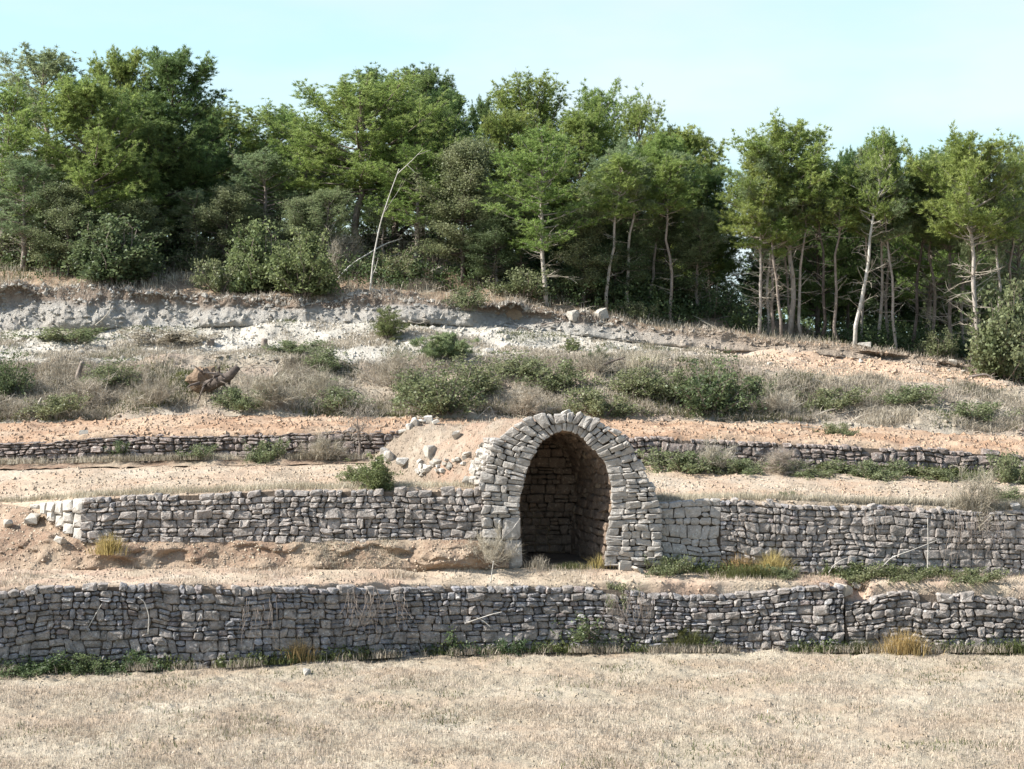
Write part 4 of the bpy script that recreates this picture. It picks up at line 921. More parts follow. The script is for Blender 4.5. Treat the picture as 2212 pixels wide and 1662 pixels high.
SHRUBS = [
 ('big', 250, 610, 160, 130, 'leaf_m', 'rounded green bush on the lip of the cut, left of the tall stump'),
 ('leafy2', 95, 590, 190, 115, 'leaf_o', 'wide olive bush below the left pines near the picture edge'),
 ('leafy', 20, 565, 90, 90, 'leaf_o', 'olive bush touching the left picture edge above the cut'),
 ('leafy2', 370, 560, 150, 95, 'leaf_m', 'dark low bush behind and above the tall stump'),
 ('low', 470, 625, 110, 60, 'leaf_o', 'low olive scrub between the tall stump and the bright bush pair'),
 ('big', 560, 634, 120, 140, 'leaf_b', 'bright upright bush, left one of the pair above the grey cut'),
 ('big', 655, 636, 120, 125, 'leaf_b', 'bright leafy bush, right one of the pair above the grey cut'),
 ('leafy', 500, 545, 100, 85, 'leaf_m', 'dark green bush behind the bright bush pair'),
 ('twig', 735, 600, 90, 90, 'grass_dead', 'grey twiggy bush at the foot of the fallen dead trunk'),
 ('twig2', 690, 560, 120, 80, 'grass_dead', 'grey brushwood left of the thick dark trunk'),
 ('leafy', 1010, 668, 60, 48, 'leaf_o', 'small round shrub perched on the brown lip of the cut'),
 ('leafy2', 1245, 630, 100, 70, 'leaf_m', 'dark shrub at the foot of the straight pale trunk'),
 ('leafy', 1340, 655, 100, 100, 'leaf_m', 'dark shrub below the grey bare boughed pine'),
 ('low', 1130, 640, 150, 50, 'leaf_o', 'low spreading scrub on the shaded slope above the cut'),
 ('leafy', 1040, 600, 90, 80, 'leaf_m', 'green shrub under the rounded oak'),
 ('leafy2', 1545, 690, 110, 85, 'leaf_m', 'dark shrub under the sky notch'),
 ('low', 1385, 690, 80, 35, 'leaf_o', 'low tussocky shrub right of the dark shrubs in the wood edge shade'),
 ('leafy', 1480, 660, 90, 90, 'leaf_m', 'dark shrub beside the slanting bare stem'),
 ('leafy', 2075, 782, 75, 75, 'leaf_o', 'low round shrub left of the orange grey trunk'),
 ('leafy', 2025, 778, 60, 60, 'leaf_o', 'small round shrub second to the left of the orange grey trunk'),
 ('big', 2180, 830, 150, 195, 'leaf_o', 'large rounded yellowish bush filling the right edge below the pines'),
 ('up', 842, 733, 52, 62, 'leaf_b', 'small bright bush alone on the pale bench under the cut'),
 ('fine', 968, 776, 100, 52, 'needle_g', 'fine grey green shrub at the lower rim of the pale bench'),
 ('up', 1240, 760, 30, 28, 'leaf_b', 'tiny yellow green bush alone on the pale bench'),
 ('up', 1292, 808, 34, 55, 'leaf_m', 'young upright pine sapling at the lower rim of the bench'),
 ('leafy2', 20, 850, 100, 85, 'leaf_m', 'dark green bush on the scrub bank at the left edge'),
 ('twig', 205, 880, 110, 60, 'grass_dead', 'dry brown brush on the left of the scrub bank'),
 ('twig2', 330, 872, 110, 55, 'grass_dead', 'pale heap of cut brush left of the uprooted stump'),
 ('twig', 590, 872, 100, 60, 'grass_dead', 'grey dead brush right of the uprooted stump'),
 ('twig2', 700, 850, 100, 50, 'grass_dead', 'dry grey brush midway along the scrub bank'),
 ('leafy2', 955, 892, 170, 100, 'leaf_o', 'dense dark bramble on the scrub bank left of the hut top'),
 ('leafy', 890, 870, 80, 70, 'leaf_o', 'olive shrub left of the dense dark bramble'),
 ('leafy2', 1030, 850, 130, 75, 'leaf_o', 'olive bramble behind and right of the dense dark one'),
 ('leafy', 1200, 850, 110, 70, 'leaf_o', 'green shrub on the bank straight above the hut arch'),
 ('twig', 1130, 893, 100, 55, 'grass_dead', 'pale dry bush on the bank just behind the hut top'),
 ('low', 1290, 895, 150, 50, 'leaf_o', 'low green bramble on the bank right of the hut top'),
 ('leafy2', 1530, 892, 150, 110, 'leaf_m', 'large dark green bramble on the bank right of the hut'),
 ('leafy', 1450, 870, 90, 70, 'leaf_o', 'olive shrub left of the large bramble on the bank'),
 ('twig2', 1670, 895, 110, 55, 'grass_dead', 'tangle of dead grass and roots right of the large bramble'),
 ('leafy', 700, 800, 80, 45, 'leaf_o', 'small olive shrub high on the scrub bank left of centre'),
 ('low', 1480, 1018, 150, 44, 'leaf_o', 'bramble hanging over the second tier wall just right of the hut'),
 ('low', 1600, 1024, 120, 34, 'leaf_o', 'bramble along the foot of the second tier wall, second from the hut'),
 ('low', 1735, 1026, 150, 30, 'leaf_o', 'bramble along the foot of the second tier wall, third from the hut'),
 ('low', 1890, 1031, 120, 34, 'leaf_o', 'bramble along the foot of the second tier wall, fourth from the hut'),
 ('low', 2045, 1036, 140, 24, 'leaf_o', 'bramble along the foot of the second tier wall, fifth from the hut'),
 ('low', 2185, 1042, 120, 55, 'leaf_o', 'bramble at the right edge under the second tier wall'),
 ('twig2', 1540, 1018, 120, 60, 'grass_dead', 'dry tangled canes over the second tier wall right of the hut'),
 ('twig', 1680, 1022, 90, 50, 'grass_dead', 'dry canes between the second and third bramble of the second tier'),
 ('leafy2', 250, 830, 110, 55, 'leaf_o', 'olive bush behind the dry brush on the left scrub bank'),
 ('low', 115, 895, 120, 40, 'leaf_o', 'low grey green scrub at the foot of the left scrub bank'),
 ('leafy', 740, 885, 90, 50, 'leaf_o', 'low olive scrub at the foot of the bank behind the bare sapling'),
 ('low', 520, 880, 110, 40, 'leaf_o', 'low scrub in front of the uprooted stump'),
 ('leafy2', 1120, 810, 140, 50, 'leaf_o', 'green scrub on the upper bank left of the hut axis'),
 ('leafy', 1370, 850, 100, 55, 'leaf_o', 'olive scrub on the bank between the two large brambles'),
 ('low', 1620, 860, 110, 45, 'leaf_o', 'olive scrub right above the large bramble on the bank'),
 ('low', 1790, 880, 130, 40, 'leaf_o', 'grey green scrub in the flattened grass of the right bank'),
 ('low', 1960, 870, 130, 35, 'leaf_o', 'second grey green scrub in the flattened grass of the right bank'),
 ('low', 2110, 905, 140, 35, 'leaf_o', 'third grey green scrub at the far right of the bank'),
 ('twig', 850, 835, 100, 70, 'grass_dead', 'grey dead brush left of the dense bramble'),
 ('twig2', 1290, 800, 100, 40, 'grass_dead', 'dark dead branches heaped at the rim of the bench'),
 ('low', 640, 760, 120, 24, 'leaf_o', 'flat grey green scrub on the left part of the bench'),
 ('low', 150, 735, 200, 26, 'leaf_o', 'flat grey green scrub on the bench below the left cut'),
 ('low', 380, 740, 180, 26, 'grass_dead', 'flat brownish scrub on the bench left of the stumps'),
 ('leafy', 200, 560, 120, 90, 'leaf_o', 'olive bush behind the rounded green bush on the lip'),
 ('leafy2', 430, 585, 110, 60, 'leaf_o', 'olive scrub behind the tall cut stump'),
 ('leafy2', 850, 600, 110, 60, 'leaf_o', 'olive scrub at the foot of the white dead sapling'),
 ('low', 262, 985, 60, 32, 'leaf_m', 'small green creeper on the second tier wall at far left'),
 ('low', 575, 994, 80, 42, 'leaf_o', 'olive creeper on the second tier wall left of the bare sapling'),
 ('twig2', 700, 990, 110, 50, 'grass_dead', 'dry weeds at the foot of the second tier wall beside the bare sapling'),
 ('low', 430, 990, 90, 30, 'leaf_o', 'flat weeds at the foot of the second tier wall, left of centre'),
 ('big', 812, 1056, 72, 68, 'leaf_b', 'bright green bush beside the earth mound, behind the wall top'),
 ('leafy', 764, 1040, 48, 36, 'leaf_b', 'smaller green bush left of the bright one by the mound'),
 ('low', 975, 1410, 130, 62, 'leaf_m', 'dark green bramble at the foot of the lowest wall below the hut'),
 ('leafy', 1262, 1402, 120, 80, 'leaf_m', 'leafy green bramble climbing the lowest wall right of the hut axis'),
 ('low', 1345, 1330, 80, 55, 'leaf_o', 'creeper hanging from the lowest wall under the white stones'),
 ('fine', 1490, 1400, 95, 62, 'grass_green', 'grassy green tuft bush at the foot of the lowest wall, right of centre'),
 ('low', 60, 1452, 150, 40, 'leaf_m', 'dark weeds under the lowest wall at the left edge'),
 ('low', 200, 1452, 130, 42, 'leaf_m', 'dark weeds under the lowest wall, second clump from the left edge'),
 ('low', 310, 1444, 110, 42, 'leaf_m', 'dark weeds under the lowest wall, third clump from the left edge'),
 ('low', 1110, 1412, 90, 34, 'leaf_m', 'flat green weeds at the foot of the lowest wall below the arch'),
 ('low', 1440, 1238, 90, 36, 'leaf_o', 'green weeds at the foot of the pale block wall'),
 ('low', 1690, 1248, 70, 26, 'leaf_o', 'green weeds right of the golden grass under the dark wall'),
 ('low', 1850, 1250, 120, 36, 'leaf_o', 'green bramble under the dark wall right of the golden grass'),
 ('low', 1960, 1252, 100, 28, 'leaf_o', 'green bramble under the dark wall further right'),
 ('low', 2100, 1254, 110, 26, 'leaf_o', 'flat weeds under the dark wall behind the single white stone'),
 ('twig', 2105, 1150, 100, 120, 'grass_dead', 'dry twiggy bush hanging against the dark wall near the right edge', ),
 ('twig2', 1790, 1110, 60, 40, 'grass_dead', 'dry weeds drooping over the top of the dark wall'),
 ('leafy', 2180, 1085, 70, 34, 'leaf_o', 'small weed clump on the tilled terrace at the right edge'),
 ('low', 1700, 1078, 50, 16, 'leaf_o', 'flat weed patch on the tilled terrace above the dark wall'),
 ('low', 1810, 942, 80, 26, 'leaf_o', 'flat green weed on the red soil right of the hut'),
 ('twig2', 1060, 1210, 110, 60, 'grass_dead', 'dry weeds left of the arch foot on the earth bank'),
]
for a in SHRUBS: place_shrub(*a)
# ------------------------------------------------------------------ ground cover (nobody could count it)
def stuff(name, acc, mat, label, cat): return obj(name, acc.mesh(name), mat, label=label, category=cat, kind='stuff')
def rlean(n, a, r=rng): 
    th = r.uniform(0, 6.28, n); m = np.abs(r.normal(size=n)) * a; return np.stack([np.cos(th) * m, np.sin(th) * m, 0*m], -1)
def patchy(sc, seed, cut=-.1, gain=2.): return lambda x, y, u: np.clip((fbm(x * sc, y * sc, None, seed, 3) - cut) * gain, .03, 3)
def cover(grids, n, h, w, lean, mat, name, label, cat='grass', seg=False, **kw):
    acc = Acc()
    for g, k in (grids if isinstance(grids, list) else [(grids, 1.)]):
        P = scatter(g, int(n * k), **kw); m = len(P); blades(acc, P - np.array([0, 0, .01]), rng.uniform(h[0], h[1], m) * rng.uniform(.6, 1, m), w, rlean(m, lean), seg=seg)
    return stuff(name, acc, M[mat], label, cat)
def clods(grids, n, s0, s1, mat, name, label, **kw):
    base = np.array([(1,0,0),(-1,0,0),(0,1,0),(0,-1,0),(0,0,1),(0,0,-1)], float); fc = np.array([(0,2,4),(2,1,4),(1,3,4),(3,0,4),(2,0,5),(1,2,5),(3,1,5),(0,3,5)])
    acc = Acc()
    for g, k in grids:
        P = scatter(g, int(n * k), **kw); m = len(P); s = s0 + (s1 - s0) * rng.random(m) ** 3
        V = P[:, None] + base[None] * s[:, None, None] * rng.uniform(.6, 1.25, (m, 6, 1)) * np.array([1, 1, .75]) + rng.normal(size=(m, 6, 3)) * s[:, None, None] * .18
        acc.add(V.reshape(-1, 3), (np.arange(m)[:, None, None] * 6 + fc[None]).reshape(-1, 3))
    return stuff(name, acc, mat, label, 'soil')
near = lambda x, y, u: (0.25 + np.clip((39 - y) / 4, 0, 1)) * np.clip(.75 + fbm(x * .7, y * .7, None, 5, 3), .15, 2)
cover('field', 150000, (.04, .12), .006, .35, 'grass_straw', 'stubble', 'pale cut straw stubble covering the foreground field', ulo=-250, uhi=2460, t0=1.0, mask=near)
cover('field', 5000, (.04, .14), .010, .6, 'grass_green', 'field_weeds', 'small scattered green weeds among the stubble', ulo=-250, uhi=2460, t0=1.0, mask=patchy(.9, 8, .25, 4))
clods([('field', 1)], 11000, .010, .048, M['field'], 'field_clods', 'small earth clods and stones lying in the stubble', ulo=-250, uhi=2460, t0=1.0)
MT = [('middle_terrace', .4), ('middle_terrace+', .4), ('middle_terrace++', .35)]
clods(MT, 12000, .012, .06, M['terr2'], 'tilled_clods', 'clods of the tilled tan terrace', ulo=-150, uhi=2360)
clods([('upper_terrace', 1)], 9000, .015, .085, M['terr3'], 'red_clods', 'clods of the red ploughed strip', ulo=-150, uhi=2360, t0=1.5)
clods([('lower_terrace', 1), ('earth_bank', .6)], 8000, .012, .05, M['terr1'], 'terrace_clods', 'clods on the lower terrace and bank', ulo=-150, uhi=2360, t0=.2)
clods([('clay_bench', 1), ('clay_cut', .15)], 9000, .015, .10, M['bench'], 'clay_clods', 'crumbled clay lumps on the pale bench', ulo=-150, uhi=2360, t0=.9)
clods([('clay_cut', 1)], 3000, .02, .13, M['scarp'], 'embedded_stones', 'stones and clay lumps embedded in the cut face', ulo=-150, uhi=2360)
cover([('clay_cut', 1)], 7000, (.08, .35), .008, 1.4, 'grass_dead', 'lip_roots', 'dead grass and roots trailing over the soil lip of the cut', ulo=-200, uhi=2400, t0=.72, seg=True)
clods([('mound', 1)], 3500, .010, .035, M['mound'], 'mound_clods', 'small lumps on the earth mound', t0=.1)
clods([('scrub_slope', 1), ('forest_floor', .6)], 7000, .02, .09, M['slope'], 'slope_clods', 'lumps and stones on the wooded slope and scrub bank', ulo=-150, uhi=2360)
# dry fringes on the terrace edges
cover([('lower_terrace', 1)], 15000, (.04, .16), .006, .5, 'grass_straw', 'terrace_straw', 'pale dry grass on the lower terrace', ulo=-150, uhi=2360, t0=2, mask=patchy(.8, 31))
cover([('lower_terrace', 1)], 5000, (.03, .10), .007, .5, 'grass_green', 'terrace_weeds', 'thin green weeds on the lower terrace', ulo=1050, uhi=2360, t0=2.7, mask=patchy(1.2, 33, .05, 3))
cover([('middle_terrace', 1.), ('middle_terrace+', 1.2)], 13000, (.05, .20), .006, .45, 'grass_straw', 'edge_straw', 'fringe of pale dry grass along the middle terrace edge', ulo=-150, uhi=2360, t0=1.8, t1=2.16)
cover([('middle_terrace', 1.), ('middle_terrace+', 1.)], 5000, (.02, .09), .006, .6, 'grass_straw', 'terrace_stubble', 'thin straw scattered over the tilled terrace', ulo=-150, uhi=2360, t0=2.1, mask=patchy(.6, 37))
cover([('middle_terrace+', 1.)], 5000, (.08, .30), .007, .7, 'grass_dead', 'overhanging_grass', 'dead grass drooping over the tall dark wall', ulo=1560, uhi=2360, t0=1.7, t1=2.08, seg=True, mask=lambda x, y, u: np.clip((u - 1600) / 400, 0, 1.5))
cover([('earth_bank', 1)], 6000, (.04, .16), .006, .6, 'grass_dead', 'bank_grass', 'dry grass on the crumbling bank', ulo=-150, uhi=1100, mask=patchy(1.1, 41, .0, 3))
cover([('mound', 1)], 5000, (.03, .16), .006, .5, 'grass_straw', 'mound_grass', 'sparse straw on the earth mound', t0=.1)
# scrub slope
cover([('scrub_slope', 1.)], 80000, (.09, .36), .0075, 1.3, 'grass_dead', 'dead_grass', 'matted dead grass over the scrub bank', ulo=-200, uhi=2400, t0=.7, seg=True, mask=patchy(.7, 43, -.5, 1.6))
cover([('scrub_slope', 1.)], 30000, (.05, .26), .009, .8, 'grass_green', 'bank_weeds', 'green weeds growing through the dead grass of the bank', ulo=-200, uhi=2400, t0=.4, seg=True, mask=patchy(.55, 47, .02, 3.5))
cover([('scrub_slope', 1.)], 5000, (.15, .45), .006, .8, 'grass_straw', 'tall_straw', 'tall pale straw standing on the scrub bank', ulo=-200, uhi=2400, t0=.8, seg=True, mask=patchy(.8, 49, .05, 3))
cover([('clay_bench', 1.)], 34000, (.04, .22), .008, 1.2, 'grass_dead', 'bench_grass', 'patches of flattened dead grass on the clay bench', ulo=-200, uhi=2400, t0=1.0, seg=True, mask=lambda x, y, u: patchy(.6, 53, -.08, 3)(x, y, u) * np.clip((1720 - u) / 200, .12, 1))
cover([('clay_bench', 1.)], 14000, (.04, .16), .009, .8, 'grass_green', 'bench_weeds', 'thin green weeds on the clay bench', ulo=-200, uhi=2400, t0=1.0, mask=lambda x, y, u: patchy(.7, 57, .15, 4)(x, y, u) * np.clip((1700 - u) / 200, .05, 1))
acc = Acc()
P = np.concatenate([scatter('scrub_slope', 1500, -200, 2400, .7), scatter('forest_floor', 500, -200, 2400, 1., 2.2), scatter('clay_bench', 160, -200, 2400, 1.2)])
for p in P:
    th = R.uniform(0, 6.28); l = R.uniform(.15, .75); d = np.array([math.cos(th), math.sin(th) * .6, R.uniform(-.05, .5)]) * l
    tube(acc, [p, p + d * .5 + np.array([0, 0, .05 * R.random()]), p + d], [R.uniform(.006, .02), .009, .004], 3, False)
stuff('fallen_twigs', acc, M['twig'], 'grey fallen twigs and cut brush strewn on the bank', 'brushwood')
# wood edge and forest floor
cover([('forest_floor', 1.)], 32000, (.10, .45), .010, .8, 'grass_dead', 'forest_grass', 'dry grass on the wooded slope', ulo=-200, uhi=2400, t0=1., t1=2.4, seg=True, mask=patchy(.6, 61, -.3, 2))
cover([('forest_floor', 1.)], 16000, (.10, .40), .012, .6, 'grass_green', 'forest_weeds', 'green undergrowth blades on the wooded slope', ulo=-200, uhi=2400, t0=1.05, t1=2.4, seg=True, mask=patchy(.5, 63, .0, 3))
acc = Acc(); P = scatter('forest_floor', 850, -200, 2400, 1.12, 2.3, mask=lambda x, y, u: np.clip(fbm(x * .45, y * .45, None, 65, 3) + .25, .02, 2) * (1 + 1.2 * (u > 1050) + (u > 1600)))
hh = rng.uniform(.3, 1.1, len(P)); C = np.repeat(P, 16, 0) + rng.normal(size=(len(P) * 16, 3)) * np.repeat(hh, 16)[:, None] * np.array([.45, .45, .0]); C[:, 2] += np.repeat(hh, 16) * rng.random(len(C))
leaves(acc, C, 9, .085, .09); stuff('undergrowth', acc, M['weed'], 'dense low undergrowth below the pines', 'undergrowth')
acc = Acc(); n = 9000; x = rng.uniform(-26, 30, n); y = rng.uniform(78, 88, n); px = CX + F * x / y
top = np.interp(px, [-200, 300, 700, 1100, 1500, 1545, 1600, 1640, 2400], [380, 390, 400, 430, 520, 690, 690, 520, 480]); zt = zpx(top, y); zb = 3.2
C = np.stack([x, y, zb + (zt - zb) * rng.random(n) ** .8], -1); leaves(acc, C, 12, .20, .30)
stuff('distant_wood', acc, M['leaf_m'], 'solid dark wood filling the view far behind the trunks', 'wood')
# weeds and grass tufts along the wall feet ---------------------------
def tuft(px, py, w, h, n, mat, label, group='grass tufts at the wall feet', name='grass_tuft', lean=.45, mat2=None):
    b = gp(px, py); D = b.y; acc = Acc(); W_ = w / F * D; H_ = h / F * D
    P = np.stack([rng.normal(size=n) * W_ * .24, rng.normal(size=n) * .10, 0 * np.arange(n) - .02], -1)
    k = np.exp(-(P[:, 0] / (W_ * .38)) ** 2); ln = rlean(n, lean); ln[:, 0] += P[:, 0] / W_ * .7
    blades(acc, P, H_ * rng.uniform(.45, 1.1, n) * (.5 + .5 * k), .0055, ln)
    return obj(name, acc.mesh(name), M[mat], None, b, label=label, category='grass', group=group)
TUFTS = [
 (1600, 1240, 90, 55, 600, 'grass_gold', 'golden grass tuft at the foot of the dark wall, nearer the hut'),
 (1670, 1242, 70, 62, 550, 'grass_gold', 'golden grass tuft at the foot of the dark wall, farther from the hut'),
 (1620, 1247, 170, 34, 700, 'grass_green', 'green grass skirt below the golden tufts'),
 (350, 1438, 70, 60, 450, 'grass_gold', 'brownish grass tuft under the lowest wall, leftmost of three'),
 (475, 1432, 100, 46, 500, 'grass_gold', 'brownish grass tuft under the lowest wall, middle of three'),
 (640, 1430, 90, 66, 600, 'grass_gold', 'rounded brownish grass tuft under the lowest wall, rightmost of three'),
 (1490, 1408, 110, 60, 600, 'grass_green', 'green grass tuft under the lowest wall right of the hut'),
 (1950, 1412, 110, 64, 600, 'grass_gold', 'rust tinged grass tuft under the right end of the lowest wall'),
 (2080, 1412, 170, 40, 700, 'grass_green', 'long green grass clump under the right end of the lowest wall'),
 (2190, 1412, 110, 36, 400, 'grass_green', 'green grass clump at the right edge under the lowest wall'),
 (1850, 1410, 110, 36, 450, 'grass_green', 'green grass fan below the notch in the lowest wall'),
 (235, 1195, 70, 50, 450, 'grass_gold', 'yellow grass tuft on the bank below the left wall corner'),
 (860, 1245, 90, 22, 350, 'grass_straw', 'pale yellow grass patch on the lower terrace left of the arch'),
 (1290, 1226, 60, 36, 130, 'grass_gold', 'thin dry grass at the right side of the arch opening'),
 (1160, 1226, 60, 34, 160, 'grass_dead', 'thin dry weeds at the left side of the arch opening'),
 (1230, 1228, 110, 18, 420, 'grass_green', 'low green grass across the arch threshold'),
 (1040, 1215, 70, 50, 260, 'grass_dead', 'dry grass by the quoin blocks left of the arch'),
 (900, 625, 90, 30, 500, 'grass_straw', 'yellowish grass patch on the soil lip of the cut'),
 (1530, 860, 100, 80, 700, 'grass_green', 'tall green grass on the bank above the large bramble'),
 (1390, 800, 120, 50, 500, 'grass_straw', 'pale arching grass on the upper bank right of the hut'),
]
for a in TUFTS: tuft(*a)
# weeds strip at wall feet
def foot(name, label, u0, u1, D, yb, n, mat, h=(.05, .22), seed=1, leaf=0):
    u = rng.uniform(u0, u1, n * 3); keep = fbm(u / 60., u * 0, None, seed, 3) > rng.uniform(-.6, .7, n * 3); u = u[keep][:n]; n = len(u)
    d = D(u) if callable(D) else np.full(n, D); d = d - np.abs(rng.normal(size=n)) * .13
    P = np.stack([(u - CX) / F * d, d, zpx(yb(u), d)], -1); acc = Acc()
    blades(acc, P, rng.uniform(*h, n), .007, rlean(n, .6))
    if leaf: leaves(acc, P[:leaf] + np.array([0, 0, 1]) * rng.uniform(.0, h[1], (len(P[:leaf]), 1)), 5, .055, .05)
    return stuff(name, acc, M[mat], label, 'weeds')
foot('wall_foot_weeds', 'green weeds along the foot of the lowest wall', -200, 2400, lambda u: np.interp(u, U, D_A) - .12, lambda u: HY + ZE * F / (np.interp(u, U, D_A) - .1), 4500, 'grass_green', seed=3, leaf=900)
foot('wall_foot_straw', 'straw along the foot of the lowest wall', -200, 2400, lambda u: np.interp(u, U, D_A) - .18, lambda u: HY + ZE * F / (np.interp(u, U, D_A) - .15), 8000, 'grass_dead', seed=5)
foot('upper_wall_weeds', 'green weeds along the foot of the tall dark wall', 1420, 2400, 40.62, fn((1425, 1236), (1600, 1246), (2400, 1256)), 3500, 'grass_green', seed=7, leaf=700)
foot('second_tier_weeds', 'weeds along the foot of the left second tier wall', -200, 880, 46.25, fn((-700, 1018), (0, 1004), (400, 994), (900, 992)), 5000, 'grass_dead', seed=9, leaf=0)
foot('second_tier_green', 'green weeds along the foot of the right second tier wall', 1385, 2400, 46.2, fn((1380, 1012), (1700, 1022), (2212, 1040), (2900, 1062)), 3000, 'grass_green', seed=11, leaf=1200)

# ------------------------------------------------------------------ loose stones
def rock_mesh(seed):
    b_ = __import__('bmesh'); bm = b_.new(); g = np.random.default_rng(seed); m = bpy.data.meshes.new('rock')
    for i in range(15):          # angular broken block
        p = g.uniform(-.5, .5, 3); k = g.integers(3); p[k] = .36 * np.sign(p[k]) * g.uniform(.8, 1.1); bm.verts.new(p)
    for sx in (-1, 1):
        for sy in (-1, 1): bm.verts.new((sx * g.uniform(.3, .46), sy * g.uniform(.28, .45), g.uniform(-.34, .34)))
    b_.ops.convex_hull(bm, input=bm.verts, use_existing_faces=False)
    for v in [v for v in bm.verts if not v.link_faces]: bm.verts.remove(v)
    bm.to_mesh(m); bm.free(); m.materials.append(M['rock']); return m
ROCKM = [rock_mesh(i) for i in range(10)]
MV = MOUND[hgt > .03]; MPX, MPY = CX + F * MV[:, 0] / MV[:, 1], HY - F * (MV[:, 2] - ZE) / MV[:, 1]
def gm(px, py):          # point on the mound
    return Vector(MV[np.argmin(np.abs(MPX - px) + np.abs(MPY - py) + MV[:, 1] * 1.5)])
def hutpart(o, name):
    o.name = name; o.parent = hut; o.location = o.location - hut.location
    for k in ('label', 'category', 'group'): del o[k]
def rock(px, py, w, h, label, group='loose pale stones', D=None, name='stone', sunk=.2, base=None):
    b = gp(px, py, D) if base is None else base; d = b.y; o = bpy.data.objects.new(name, R.choice(ROCKM)); COL.objects.link(o)
    W_, H_ = w / F * d * 1.2, h / F * d * 1.35
    o.location = b + Vector((0, 0, H_ * (.5 - sunk))); o.scale = (W_, (W_ + H_) / 2, H_); o.rotation_euler = (R.uniform(-.3, .3), R.uniform(-.3, .3), R.uniform(0, 6.28))
    o['label'] = label; o['category'] = 'stone'; o['group'] = group; return o
for a in [
 (1347, 1230, 36, 20, 'larger of two pale stones lying before the right jamb of the arch'), (1377, 1236, 22, 11, 'smaller flat stone beside the larger one before the right jamb'),
 (2090, 1256, 26, 14, 'single white stone on the lower terrace edge toward the right'), (1822, 1282, 34, 26, 'pale squared block at the notch in the lowest wall'),
 (1852, 1272, 26, 14, 'flat stone bridging the notch in the lowest wall'),
]: rock(*a)
for a in [(985, 948, 17, 16, 'pale stone alone high on the bare mound'), (868, 1006, 30, 15, 'flat pale slab on the lower left flank of the mound'),
 (930, 985, 20, 28, 'upright stone leaning on the mound above the rubble'), (1010, 985, 12, 9, 'small stone on the mound near the facade'),
]: rock(*a, base=gm(a[0], a[1]))
for a in [
 (15, 1140, 20, 16, 'pale stone on the slope at the left picture edge'), (72, 1126, 42, 16, 'long pale slab on the slope below the stepped wall end'), (130, 1172, 22, 14, 'grey stone on the bank below the left wall corner'),
 (178, 940, 22, 11, 'white stone on top of the second tier wall at far left'), (660, 1458, 15, 14, 'brown lump standing in the far edge of the stubble'),
 (1237, 690, 22, 22, 'white boulder on the lip of the cut, centre'), (1295, 690, 24, 24, 'pinkish boulder on the lip of the cut right of the white one'),
 (980, 540, 26, 34, 'white boulder among the pines, higher of the group'), (905, 580, 26, 18, 'white flat rock under the fallen trunk'), (945, 590, 30, 14, 'pale ledge stone between the pines'), (1080, 590, 34, 14, 'pale ledge stone right of the oak'),
 (630, 490, 30, 14, 'pale rock below the skyline dip'), (1905, 765, 60, 10, 'white slab on the edge of the sandy heap by the trunks'), (1870, 752, 26, 12, 'grey stone at the foot of the white leaning trunk'), (2060, 790, 24, 12, 'pale stone on the sandy heap near the round shrubs'),
 (1145, 778, 12, 8, 'small white stone at the lower rim of the bench'), (1060, 765, 18, 14, 'pale clod at the lower rim of the bench'),
 (2195, 1100, 26, 14, 'pale stone on the tilled terrace at the right edge'),
]: rock(*a)
for i in range(26):
    q_ = R.random(); px = 900 + 108 * q_; py = 1018 - 34 * q_ * R.uniform(.5, 1) + R.uniform(-12, 14)
    rock(px, py, R.uniform(8, 20), R.uniform(5, 12), base=gm(px, py), label='tumbled pale stone in the rubble heap on the mound left of the facade', group='rubble heap on the mound')
RIM = [(942, 909, 22, 9), (925, 914, 18, 20), (908, 922, 18, 9), (893, 931, 18, 20), (880, 941, 16, 12), (866, 948, 22, 12), (852, 957, 20, 14), (842, 968, 24, 22), (826, 972, 18, 16), (834, 984, 18, 22), (818, 984, 14, 12), (812, 992, 14, 14)]
for px, py, w, h in RIM:
    e = MPY + 40 * (np.abs(MPX - px) > 5); v = MV[np.argmin(e)]      # the skyline of the mound
    if px < 845: v = MV[np.argmin(np.abs(MPX - px - 6) + np.abs(MPY - py - 10))]
    hutpart(rock(0, 0, w * .95, h * .9, 'rim', base=Vector(v), sunk=.15), 'rim_stone')
for i in range(34):
    py = R.uniform(968, 1054); px = np.interp(py, [968, 1010, 1054], [1050, 1032, 1016]) + R.uniform(-8, 22)
    hutpart(rock(px, py, R.uniform(16, 26), R.uniform(11, 17), 'flank', base=gm(px, py), sunk=.1), 'flank_stone')
for i in range(26):
    rock(R.uniform(0, 2200), 0, R.uniform(6, 14), R.uniform(5, 10), 'small stone scattered on the pale clay bench', 'small stones on the clay bench', D=R.uniform(55, 58.6))

